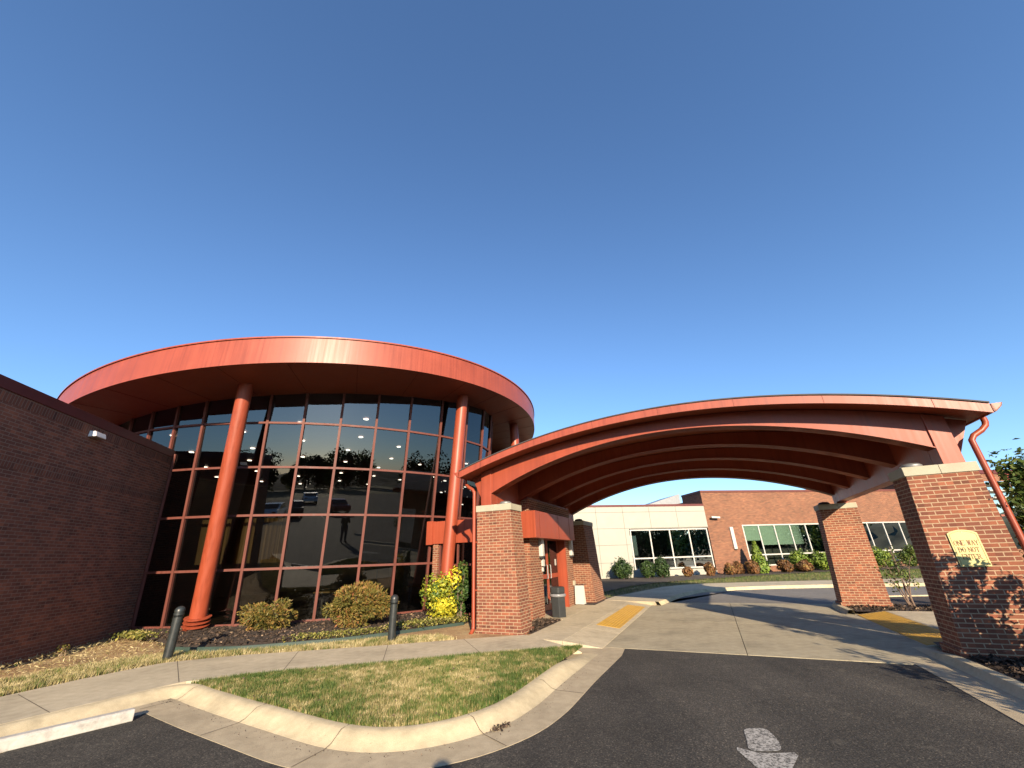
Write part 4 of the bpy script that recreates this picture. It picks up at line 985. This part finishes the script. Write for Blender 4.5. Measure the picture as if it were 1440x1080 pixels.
bush('low_shrub', W(2.6, 6.6, -.02), .5, .4, .22, 900, .05, 'leaf_bronze', 'low olive shrub at the foot of the sparse shrub', 'shrub')
bush('purple_shrub', W(2.75, 7.6, -.02), .35, .3, .55, 800, .05, 'leaf_orange', 'small reddish shrub beside the near right pier', 'shrub')

# ------------------------------------------------------------------ far wings
FAZ = R(80); fd = Vector((math.sin(FAZ), math.cos(FAZ), 0)); fn = Vector((fd.y, -fd.x, 0)); fp = Vector((15.14, 33.70, 0))
def FW(s, d=0., z=0.): p = fp + fd * s + fn * d; return (p.x, p.y, z)
def fbox(m, s0, s1, d0, d1, z0, z1):
    q = [FW(s0, d0), FW(s0, d1), FW(s1, d1), FW(s1, d0)]
    if (s1 - s0) * (d1 - d0) < 0: q = q[::-1]
    return m.hexa([(x, y, z0) for x, y, _ in q[::-1]], [(x, y, z1) for x, y, _ in q[::-1]])
def window(parent, s0, s1, zb0, zt, bars, hz, dface, glass='glass_far', blind=None, fr='white'):
    m = MB(); fbox(m, s0, s1, dface + .005, dface + .02, zb0, zt); w = m.build('window', glass, parent)
    m = MB()
    for i, s in enumerate(bars): fbox(m, s - .045, s + .045, dface + .0, dface + .06, zb0, zt)
    for z in hz: fbox(m, s0, s1, dface + .0, dface + .055, z - .045, z + .045)
    m.build('frame', fr, w)
    if blind:
        m = MB()
        for a, b, z in blind: fbox(m, a, b, dface - .012, dface + .001, z, zt - .05)
        m.build('blind', 'blind', w)
    return w
ww = empty('white_wing', FW(-4, 0, 0), 'low white panelled wing with four dark windows beyond the canopy', 'building')
WS0, WS1, WZ0, WZ1 = -6.62, -.12, .50, 3.32
m = MB()
fbox(m, -14, WS0 - .05, .04, -12, -.2, 5.0); fbox(m, WS0 - .049, -.001, .039, -12, WZ1 + .05, 4.999); fbox(m, WS0 - .049, -.001, .039, -12, -.2, WZ0 - .05); wwall = m.build('wall', 'white_panel', ww)
m = MB(); fbox(m, -14.05, .0, .07, -12, 5.0, 5.16); m.build('coping', 'red_dark', ww)
m = MB()
for s in (-11.5, -9.2, -7.0): fbox(m, s - .012, s + .012, .041, .044, .2, 5.0)
for s in (-4.8, -2.5): fbox(m, s - .012, s + .012, .0405, .044, WZ1 + .1, 5.0)
for z in (4.6, 3.42, 2.25, 1.05): fbox(m, -14, (WS0 - .06) if z < 3.5 and z < 3.4 else -.01, .0412, .0435, z - .012, z + .012)
merge(m, wwall, 'joint')
window(ww, WS0, WS1, WZ0, WZ1, [WS0 + .045, -5.0, -3.35, -1.72, WS1 - .045], [WZ0 + .045, 1.28, WZ1 - .045], -.03)
bw = empty('brick_far_wing', FW(10, 0, 0), 'long sunlit orange brick wing with ribbon windows beyond the canopy', 'building')
BZ0, BZ1 = .45, 3.50; A0, A1, B0, B1 = 3.05, 10.32, 13.3, 21.5
m = MB()
fbox(m, .0, A0, 0, -2.8, -.2, 6.05); fbox(m, A0 + .001, A1, -.001, -2.8, BZ1, 6.049); fbox(m, A0 + .001, A1, -.001, -2.8, -.2, BZ0); fbox(m, A1 + .001, B0, 0, -2.8, -.2, 6.05); fbox(m, B0 + .001, B1, -.001, -2.8, BZ1, 6.049); fbox(m, B0 + .001, B1, -.001, -2.8, -.2, BZ0); fbox(m, B1 + .001, 40, 0, -2.8, -.2, 6.05)
m.build('brick_wall', 'brick_far', bw)
m = MB(); fbox(m, -.04, 40, .04, -2.8, 6.055, 6.22); m.build('coping', 'red_frame', bw)
m = MB()
for z in (4.75,): fbox(m, .05, 39, .0, .012, z, z + .2)
m.build('soldier_course', 'brick_far', bw)
for a, b in ((A0, A1), (B0, B1)):
    n = 5; st = (b - a) / n; bars = [a + .045] + [a + st * i for i in range(1, n)] + [b - .045]
    bl = [(a + st * i + .05, a + st * (i + 1) - .05, 2.3 if i == 0 else 1.95) for i in range(n)]
    window(bw, a, b, BZ0, BZ1, bars, [BZ0 + .045, 1.25, BZ1 - .045], -.06, 'glass_blind', blind=bl)
    m = MB(); fbox(m, a, b, -.9, -.95, .3, 3.6); m.build('room_back', 'darkroof', bw)
m = MB(); fbox(m, 13, 24, -6, -11, 6.25, 6.3)
prof = [FW(12 + 12 * i / 16, -5, 6.2 + 1.1 * math.sin(PI * i / 16)) for i in range(17)]; m.extr(prof, -fn * 5); m.build('vaulted_roof', 'red_dark', bw)
m = MB(); fbox(m, .5, 40, -2.81, -14, -.2, 5.7); m.build('rear_block', 'brick_far', bw)
m = MB(); m.extr([FW(-2.2, -8, 5.6), FW(3, -8, 7.1), FW(3, -8, 5.6)], -fn * 4); m.build('sloped_roof', 'steel', bw)
sc2 = empty('wall_sconce', FW(2.0, 0, 1.9), 'tall white wall sconce on the far brick wing', 'wall light')
m = MB(); fbox(m, 1.85, 2.13, .001, .12, 1.72, 3.35); m.build('diffuser', 'white', sc2, bevel=.02)
m = MB(); fbox(m, 1.88, 2.10, .001, .1, 1.66, 1.715); m.build('base', 'bin', sc2)
cam2 = empty('security_camera', FW(.6, 0, 4.1), 'white security camera high on the far brick wing', 'camera')
m = MB(); m.bar(FW(.5, .0, 4.12), FW(.5, .3, 4.1), .06, .06); m.build('bracket', 'white', cam2)
m = MB(); m.bar(FW(.3, .3, 4.1), FW(1.0, .35, 4.06), .14, .14); m.build('housing', 'white', cam2, bevel=.02)
# right wing, nearer
rwg = empty('right_wing', FW(32, 1, 0), 'tall reddish brick wing with white sunshade blades at the right edge', 'building')
m = MB(); fbox(m, 27, 60, .6, -8, -.2, 7.5); m.build('brick_wall', 'brick_far', rwg)
m = MB(); fbox(m, 26.9, 60, .7, -8, 7.501, 7.85); m.build('coping', 'red_dark', rwg)
m = MB(); fbox(m, 31.2, 60, .601, .66, 6.9, 7.45); m.build('metal_band', 'red', rwg)
m = MB(); fbox(m, 27.5, 32.5, .601, .64, 1.0, 6.8); wv = m.build('window', 'glass_far', rwg)
for z in (4.6, 5.2, 5.8, 6.4):
    m = MB(); fbox(m, 27.4, 31.0, .641, 1.5, z, z + .1); m.build('sunshade_blade', 'white', rwg)

# shrubs before the far wings
def fbush(i, s, d, w, h, mat, lab, n=700, shape='r'):
    c = FW(s, d, .05); k_ = .78 if mat == 'leaf_orange' else .94; w *= k_; h *= k_
    if shape == 'cone':
        t = empty('cone_conifer', c, lab, 'shrub', 'shrubs before the far wings'); z = rng.uniform(0, 1, n) ** 1.3; a = rng.uniform(0, 2 * PI, n); r = (1 - z) ** .8 * w / 2 * rng.uniform(.75, 1.08, n) * np.minimum(1, .55 + z * 4)
        P = np.c_[c[0] + r * np.cos(a), c[1] + r * np.sin(a), c[2] + z * h]; leafmesh('foliage', P, np.c_[np.cos(a), np.sin(a), np.full(n, .5)], .13, mat, t)
        MB().tube([(c[0], c[1], c[2] - .1), (c[0], c[1], c[2] + h * .8)], [.05, .01], 6).build('trunk', 'bark', t); return
    bush('round_shrub', c, w / 2, w / 2 * .9, h / 2, n * 6, .085, mat, lab, 'shrub', 60, .36, 1.5, 3, 'shrubs before the far wings')
FB = [(-8.1, 1.2, 1.5, 1.5, 'leaf_dark', 'dark green round shrub by the rear left pier'), (-6.3, 1.4, 1.15, 1.35, 'leaf_dark', 'dark green clipped shrub, left of a pair under the first white framed window'),
      (-5.3, 1.5, 1.25, 1.6, 'leaf_dark', 'dark green clipped shrub, right and taller of a pair under the white framed windows'), (-3.5, 1.8, .9, .9, 'leaf_orange', 'small dark reddish shrub under the middle of the white framed windows'),
      (-1.75, 1.8, 1.05, 1.15, 'leaf_orange', 'round orange shrub under the last white framed window'), (-.15, 1.8, 1.15, 1.0, 'leaf_orange', 'orange shrub at the joint of the white and brick wings'),
      (.9, 1.3, 1.1, 1.15, 'leaf_orange', 'reddish shrub left of the cone shaped evergreen, against the brick'), (1.55, 2.0, 1.3, 1.25, 'leaf_orange', 'orange red shrub touching the cone shaped evergreen'),
      (4.3, 1.9, 1.4, 1.1, 'leaf_orange', 'wide reddish shrub right of the cone shaped evergreen'), (5.7, 2.2, 1.4, 1.1, 'leaf_orange', 'reddish shrub before the first bright green shrub'),
      (6.2, 1.3, 1.7, 1.75, 'leaf_green', 'bright green shrub behind the reddish shrubs, first of the green row'), (8.1, 1.4, 1.6, 1.6, 'leaf_green', 'bright green shrub in the middle of the green row'),
      (9.2, 1.7, 1.4, 1.3, 'leaf_green', 'lower bright green shrub between two taller green ones'), (10.0, 1.3, 1.6, 1.7, 'leaf_green', 'bright green shrub nearest the rear right pier'),
      (3.2, .9, 1.1, 1.2, 'leaf_dark', 'grey green shrub half hidden behind the cone shaped evergreen'), (13.4, 1.4, 1.6, 1.7, 'leaf_green', 'green shrub showing between the right piers'), (16.0, 1.5, 1.8, 1.8, 'leaf_tree', 'olive shrub under the second ribbon window')]
for i, f in enumerate(FB): fbush(i, *f)
fbush(99, 2.45, 1.6, 1.35, 2.3, 'leaf_green', 'cone shaped green evergreen under the far wall sconce', 1100, 'cone')

# ------------------------------------------------------------------ behind the photographer (seen in the glass)
def make_car(c, rz, paint_mat, lab):
    t = empty('parked_car', (0, 0, 0), lab, 'car', 'cars parked across the lot')
    prof = [(-2.2, .35), (-2.25, .62), (-2.15, .85), (-1.45, .92), (-.85, 1.38), (-.2, 1.47), (.75, 1.42), (1.4, 1.0), (2.05, .95), (2.22, .75), (2.22, .38)]
    m = MB(); m.extr([(x, -.86, z) for x, z in prof], (0, 1.72, 0)); m.build('body', paint_mat, t, bevel=.06)
    m = MB(); m.extr([(-1.2, -.868, .95), (-.82, -.868, 1.33), (-.2, -.868, 1.40), (.72, -.868, 1.35), (1.15, -.868, .97)], (0, .006, 0)); m.extr([(-1.2, .862, .95), (-.82, .862, 1.33), (-.2, .862, 1.40), (.72, .862, 1.35), (1.15, .862, .97)], (0, .006, 0)); m.build('side_windows', 'carglass', t)
    m = MB(); m.extr([(-1.42, -.7, .955), (-.90, -.7, 1.36), (-.905, -.7, 1.375), (-1.43, -.7, .97)], (0, 1.4, 0)); m.build('windscreen', 'carglass', t)
    m = MB(); m.extr([(.82, -.7, 1.40), (1.36, -.7, 1.05), (1.372, -.7, 1.06), (.83, -.7, 1.412)], (0, 1.4, 0)); m.build('rear_window', 'carglass', t)
    for x in (-1.4, 1.35):
        for y in (-.80, .80):
            w = MB().tube([(x, y - .1, .33), (x, y + .1, .33)], .33, 22).build('wheel', 'rubber', t, smooth=40)
            MB().tube([(x, y - .108, .33), (x, y + .108, .33)], .2, 16).build('rim', 'steel', w, smooth=40)
    for y in (-.6, .6):
        MB().box((-2.235, y, .68), .05, .35, .13).build('headlight', 'lamp_white', t, bevel=.02); MB().box((2.225, y, .78), .05, .3, .13).build('tail_light', 'red', t, bevel=.02)
    t.location = c; t.rotation_euler.z = rz; return t
for nm, c in (('car_white', (.7, .7, .68)), ('car_silver', (.38, .39, .40)), ('car_black', (.02, .02, .022)), ('car_red', (.30, .02, .02)), ('car_blue', (.03, .06, .16))): M[nm] = vary(nm, c, .25, .03, 1)
CARS = [(-15.2, -18, 'car_white', 'white parked saloon car, leftmost in the reflected lot'), (-9.6, -17.8, 'car_silver', 'silver parked saloon car, second from the left in the near row'), (-6.8, -18.1, 'car_black', 'black parked saloon car in the near row'), (-1.2, -17.9, 'car_white', 'white parked saloon car behind the photographer'), (4.4, -18, 'car_red', 'dark red parked saloon car in the near row'), (10, -18, 'car_blue', 'dark blue parked saloon car in the near row'),
        (-12.4, -34, 'car_silver', 'silver parked saloon car at the left of the far row'), (-4, -34.2, 'car_white', 'white parked saloon car in the far row'), (1.6, -33.8, 'car_black', 'black parked saloon car in the far row'), (7.2, -34, 'car_silver', 'silver parked saloon car at the right of the far row')]
car0 = None; meshes = {}
for x, y, pm, lab in CARS:
    if pm not in meshes: meshes[pm] = t = make_car((x + 1.4, y, -.12), PI / 2 + rng.normal(0, .02), pm, lab)
    else:
        t = copy_tree(meshes[pm]); t.location = (x + 1.4, y, -.12); t['label'] = lab
# verge and low wooded ridge beyond the lot
sheet('grass_verge', [(-70, -76), (56, -76), (56, -46), (-70, -46)], -.112, 'turf')
M['ridge'] = vary('wooded_ridge', (.028, .034, .016), .95, .55, .35, bstr=1.0, bscale=1.4, fine=.5)
def ridge(P0, P1, ht, dep):
    a, b = Vector(P0), Vector(P1); d = (b - a); L = d.length; d.normalize(); nn = Vector((d.y, -d.x, 0)); nx, ny = int(L / 1.5), 10; V = []
    for i in range(nx + 1):
        for j in range(ny + 1):
            t = j / ny; q = a + d * (L * i / nx) + nn * dep * t; h = ht * math.sin(PI * min(1, t * 1.25) * .5 + 0) * (.8 + .18 * math.sin(i * .11) + .14 * math.sin(i * .31 + 1)) + rng.uniform(-.5, .5) * (t > .1)
            V.append((q.x, q.y, h - .4 if t > 0 else -.4))
    MBr = MB(); MBr.add(V, [(i * (ny + 1) + j, (i + 1) * (ny + 1) + j, (i + 1) * (ny + 1) + j + 1, i * (ny + 1) + j + 1) for i in range(nx) for j in range(ny)]); return struct(MBr.build('hill', 'ridge', smooth=60))
ridge((130, -86, 0), (-150, -86, 0), 5.2, -40); ridge((74, 30, 0), (74, -86, 0), 7.5, -30)
# lamp post
lp = empty('lamp_post', (1.5, -26, -.12), 'tall dark lamp post with two heads in the parking lot', 'lamp post')
MB().lathe([(.3, 0), (.3, .7)], (1.5, -26, -.12), 20).build('base', 'walk', lp); MB().lathe([(.09, .7), (.06, 8.5)], (1.5, -26, -.12), 14).build('pole', 'black', lp)
for s in (-1, 1):
    a = MB().bar((1.5, -26, 8.2), (1.5 + s * .8, -26, 8.35), .06, .06).build('arm', 'black', lp); MB().box((1.5 + s * 1.05, -26, 8.36), .6, .3, .1).build('lamp_head', 'black', a)
def backtree(c, h, r, mat, lab):
    t = empty('background_tree', c, lab, 'tree', 'trees beyond the parking lot'); P, nr, tt = lobes_cloud((c[0], c[1], c[2] + h * .52), r * 1.1, r * 1.1, h * .52, 1900, 22, .42)
    leafmesh('crown', P, nr, .42, mat, t, tt, 1.4)
    m = MB(); m.tube([(c[0], c[1], c[2] - .2), (c[0] + .1, c[1], c[2] + h * .3), (c[0], c[1] + .1, c[2] + h * .75)], [.22, .16, .06], 8)
    for i in range(5):
        a = i * 1.26; m.tube([(c[0], c[1], c[2] + h * (.28 + .05 * i)), (c[0] + r * .55 * math.cos(a), c[1] + r * .55 * math.sin(a), c[2] + h * (.5 + .06 * i))], [.08, .03], 6)
    m.build('trunk', 'bark', t)
kinds = ['tall', 'broad', 'rounded', 'small', 'slender']
for i in range(58):
    if i < 40: x = -62 + i * 3.2 + rng.normal(0, .9); y = -80 + rng.normal(0, 3.5); h = rng.uniform(6.5, 11) * (.75 if i % 4 == 0 else 1)
    else: x = 66 + rng.normal(0, 3); y = -62 + (i - 40) * 4.4; h = rng.uniform(8, 12)
    backtree((x, y, -.3), h, h * .36, 'leaf_dark' if i % 3 else 'leaf_tree', 'dark leafy tree in the row beyond the parking lot')

# ------------------------------------------------------------------ the photographer (casts the shadow at the picture's lower edge, shows in the glass)
def person(c):
    t = empty('person', c, 'person in dark clothes standing on the asphalt holding up a phone', 'person')
    J = {'pel': ((0, 0, .95), .135), 'spine': ((0, -.01, 1.12), .13), 'chest': ((0, .0, 1.30), .145), 'neck0': ((0, .01, 1.45), .07), 'neck': ((0, .03, 1.52), .055), 'head0': ((0, .04, 1.58), .075), 'head': ((0, .05, 1.66), .095), 'crown': ((0, .04, 1.735), .07)}
    E = [('pel', 'spine'), ('spine', 'chest'), ('chest', 'neck0'), ('neck0', 'neck'), ('neck', 'head0'), ('head0', 'head'), ('head', 'crown')]
    for s, n in ((-1, 'l'), (1, 'r')):
        J.update({n + 'hip': ((s * .1, 0, .88), .10), n + 'knee': ((s * .11, .02, .50), .062), n + 'ank': ((s * .12, -.02, .09), .042), n + 'toe': ((s * .15, .14, .045), .04),
                  n + 'sh': ((s * .185, .0, 1.40), .062), n + 'elb': ((s * .24, .08, 1.16), .045), n + 'wri': ((s * .09, .255, 1.42), .030), n + 'palm': ((s * .062, .295, 1.47), .033)})
        E += [('pel', n + 'hip'), (n + 'hip', n + 'knee'), (n + 'knee', n + 'ank'), (n + 'ank', n + 'toe'), ('chest', n + 'sh'), (n + 'sh', n + 'elb'), (n + 'elb', n + 'wri'), (n + 'wri', n + 'palm')]
        for k in range(4):
            z = 1.525 - .02 * k; f = n + 'f%d' % k; L_ = (.9, 1, .95, .8)[k]
            J[f + 'a'] = ((s * .078, .318, z), .0095); J[f + 'b'] = ((s * (.078 - .012), .318 + .028 * L_, z + .003), .0085); J[f + 'c'] = ((s * (.078 - .035 * L_), .318 + .034 * L_, z + .004), .0075)
            E += [(n + 'palm', f + 'a'), (f + 'a', f + 'b'), (f + 'b', f + 'c')]
        J[n + 'ta'] = ((s * .052, .285, 1.505), .011); J[n + 'tb'] = ((s * .036, .292, 1.53), .0095); E += [(n + 'palm', n + 'ta'), (n + 'ta', n + 'tb')]
    J['nose'] = ((0, .150, 1.645), .012); E += [('head', 'nose')]
    keys = list(J); me = bpy.data.meshes.new('body'); me.from_pydata([J[k][0] for k in keys], [(keys.index(a), keys.index(b)) for a, b in E], []); me.materials.append(M['skin'])
    ob = bpy.data.objects.new('body', me); COL.objects.link(ob); ob.parent = t
    ob.modifiers.new('skin', 'SKIN'); me.skin_vertices  # layer is made with the modifier below
    return t, ob, keys, J
M['skin'] = vary('skin', (.42, .24, .17), .55, .08); M['cloth'] = vary('dark_cloth', (.03, .034, .045), .9, .2, 20); M['jean'] = vary('denim', (.05, .065, .11), .9, .2, 20); M['hair'] = vary('hair', (.03, .02, .014), .7)
pt, pb, pk, pj = person((.0, -.36, -.12)); pt.scale = (1.04,) * 3
if not pb.data.skin_vertices:
    bpy.context.view_layer.objects.active = pb
    bpy.ops.object.select_all(action='DESELECT'); pb.select_set(True); bpy.ops.mesh.customdata_skin_add()
for i, k in enumerate(pk):
    sv = pb.data.skin_vertices[0].data[i]; r = pj[k][1]; sv.radius = (r, r) if k not in ('chest', 'spine', 'pel') else (r * 1.05, r * .78); sv.use_root = (k == 'pel')
pb.modifiers.new('subd', 'SUBSURF').levels = 1; pb.modifiers['subd'].render_levels = 2
def garment(name, segs, mat):
    m = MB()
    for path, rad in segs: m.tube([(x, y - .36, z - .12) for x, y, z in path], rad, 18)
    m.build(name, mat, pt, smooth=60)
garment('jacket', [([(0, .0, .90), (0, -.01, 1.12), (0, 0, 1.32), (0, .01, 1.43), (0, .015, 1.47)], [.165, .165, .185, .13, .075])] + [([(s * .14, 0, 1.40), (s * .19, 0, 1.39), (s * .245, .08, 1.16), (s * .17, .17, 1.29), (s * .105, .235, 1.395)], [.09, .075, .06, .05, .042]) for s in (-1, 1)], 'cloth')
garment('trousers', [([(s * .085, 0, .98), (s * .10, 0, .86), (s * .11, .02, .5), (s * .12, -.02, .10)], [.13, .115, .08, .065]) for s in (-1, 1)], 'jean')
garment('shoe', [([(s * .12, -.07, .05), (s * .125, .0, .06), (s * .15, .17, .04)], [.04, .05, .035]) for s in (-1, 1)], 'rubber')
garment('hair', [([(0, -.02, 1.60), (0, -.015, 1.68), (0, .02, 1.755), (0, .03, 1.785)], [.06, .10, .085, .03])], 'hair')
garment('eye', [([(s * .034, .128, 1.672), (s * .034, .138, 1.672)], [.011, .006]) for s in (-1, 1)], 'hair')
garment('ear', [([(s * .092, .04, 1.63), (s * .104, .035, 1.65), (s * .094, .04, 1.68)], [.012, .018, .010]) for s in (-1, 1)], 'skin')
garment('mouth', [([(-.022, .132, 1.602), (.022, .132, 1.602)], [.006, .006])], 'red_soffit')
pt.location.x = .05
ph = MB(); ph.box((.05, -.36 + .325, 1.57 - .12), .152, .009, .074); tag(ph.build('phone', 'black', origin=(0, -.05, 1.4), bevel=.004), 'dark phone held up in both hands of the photographer', 'phone')

# ------------------------------------------------------------------ camera, sun, sky
cam = bpy.data.cameras.new('camera'); cam.sensor_width = 36; cam.lens = 14.0; cam.clip_start = .02; cam.clip_end = 3000
co = bpy.data.objects.new('camera', cam); COL.objects.link(co)
P_ = R(23.6); fw = Vector((0, math.cos(P_), math.sin(P_))); r0 = Vector((1, 0, 0)); u0 = r0.cross(fw); a = math.atan(.033)
r2 = r0 * math.cos(a) - u0 * math.sin(a); u2 = u0 * math.cos(a) + r0 * math.sin(a)
mt = Matrix((r2, u2, -fw)).transposed().to_4x4(); mt.translation = (0, 0, HC); co.matrix_world = mt; S.camera = co
SAZ, SEL = R(171), R(19.5)
sun = bpy.data.lights.new('sun', 'SUN'); sun.energy = 5.0; sun.angle = R(.55); sun.color = (1, .82, .60)
so = bpy.data.objects.new('sun', sun); COL.objects.link(so)
sdir = Vector((math.sin(SAZ) * math.cos(SEL), math.cos(SAZ) * math.cos(SEL), math.sin(SEL))); so.rotation_euler = (-sdir).to_track_quat('-Z', 'Y').to_euler(); so.location = sdir * 50
w = bpy.data.worlds.new('World'); S.world = w; w.use_nodes = True; nt = w.node_tree
sk = nt.nodes.new('ShaderNodeTexSky'); sk.sky_type = 'NISHITA'; sk.sun_disc = False; sk.sun_elevation = SEL; sk.sun_rotation = SAZ
sk.air_density = 1.0; sk.dust_density = .3; sk.ozone_density = 5.2; sk.altitude = 100
bg = nt.nodes['Background']; bg.inputs[1].default_value = .115; nt.links.new(sk.outputs[0], bg.inputs[0])
S.view_settings.view_transform = 'Standard'; S.view_settings.look = 'None'; S.view_settings.exposure = 1.1; S.view_settings.gamma = 1
S.cycles.max_bounces = 8; S.cycles.diffuse_bounces = 2; S.cycles.transparent_max_bounces = 12; S.cycles.caustics_reflective = False; S.cycles.caustics_refractive = False
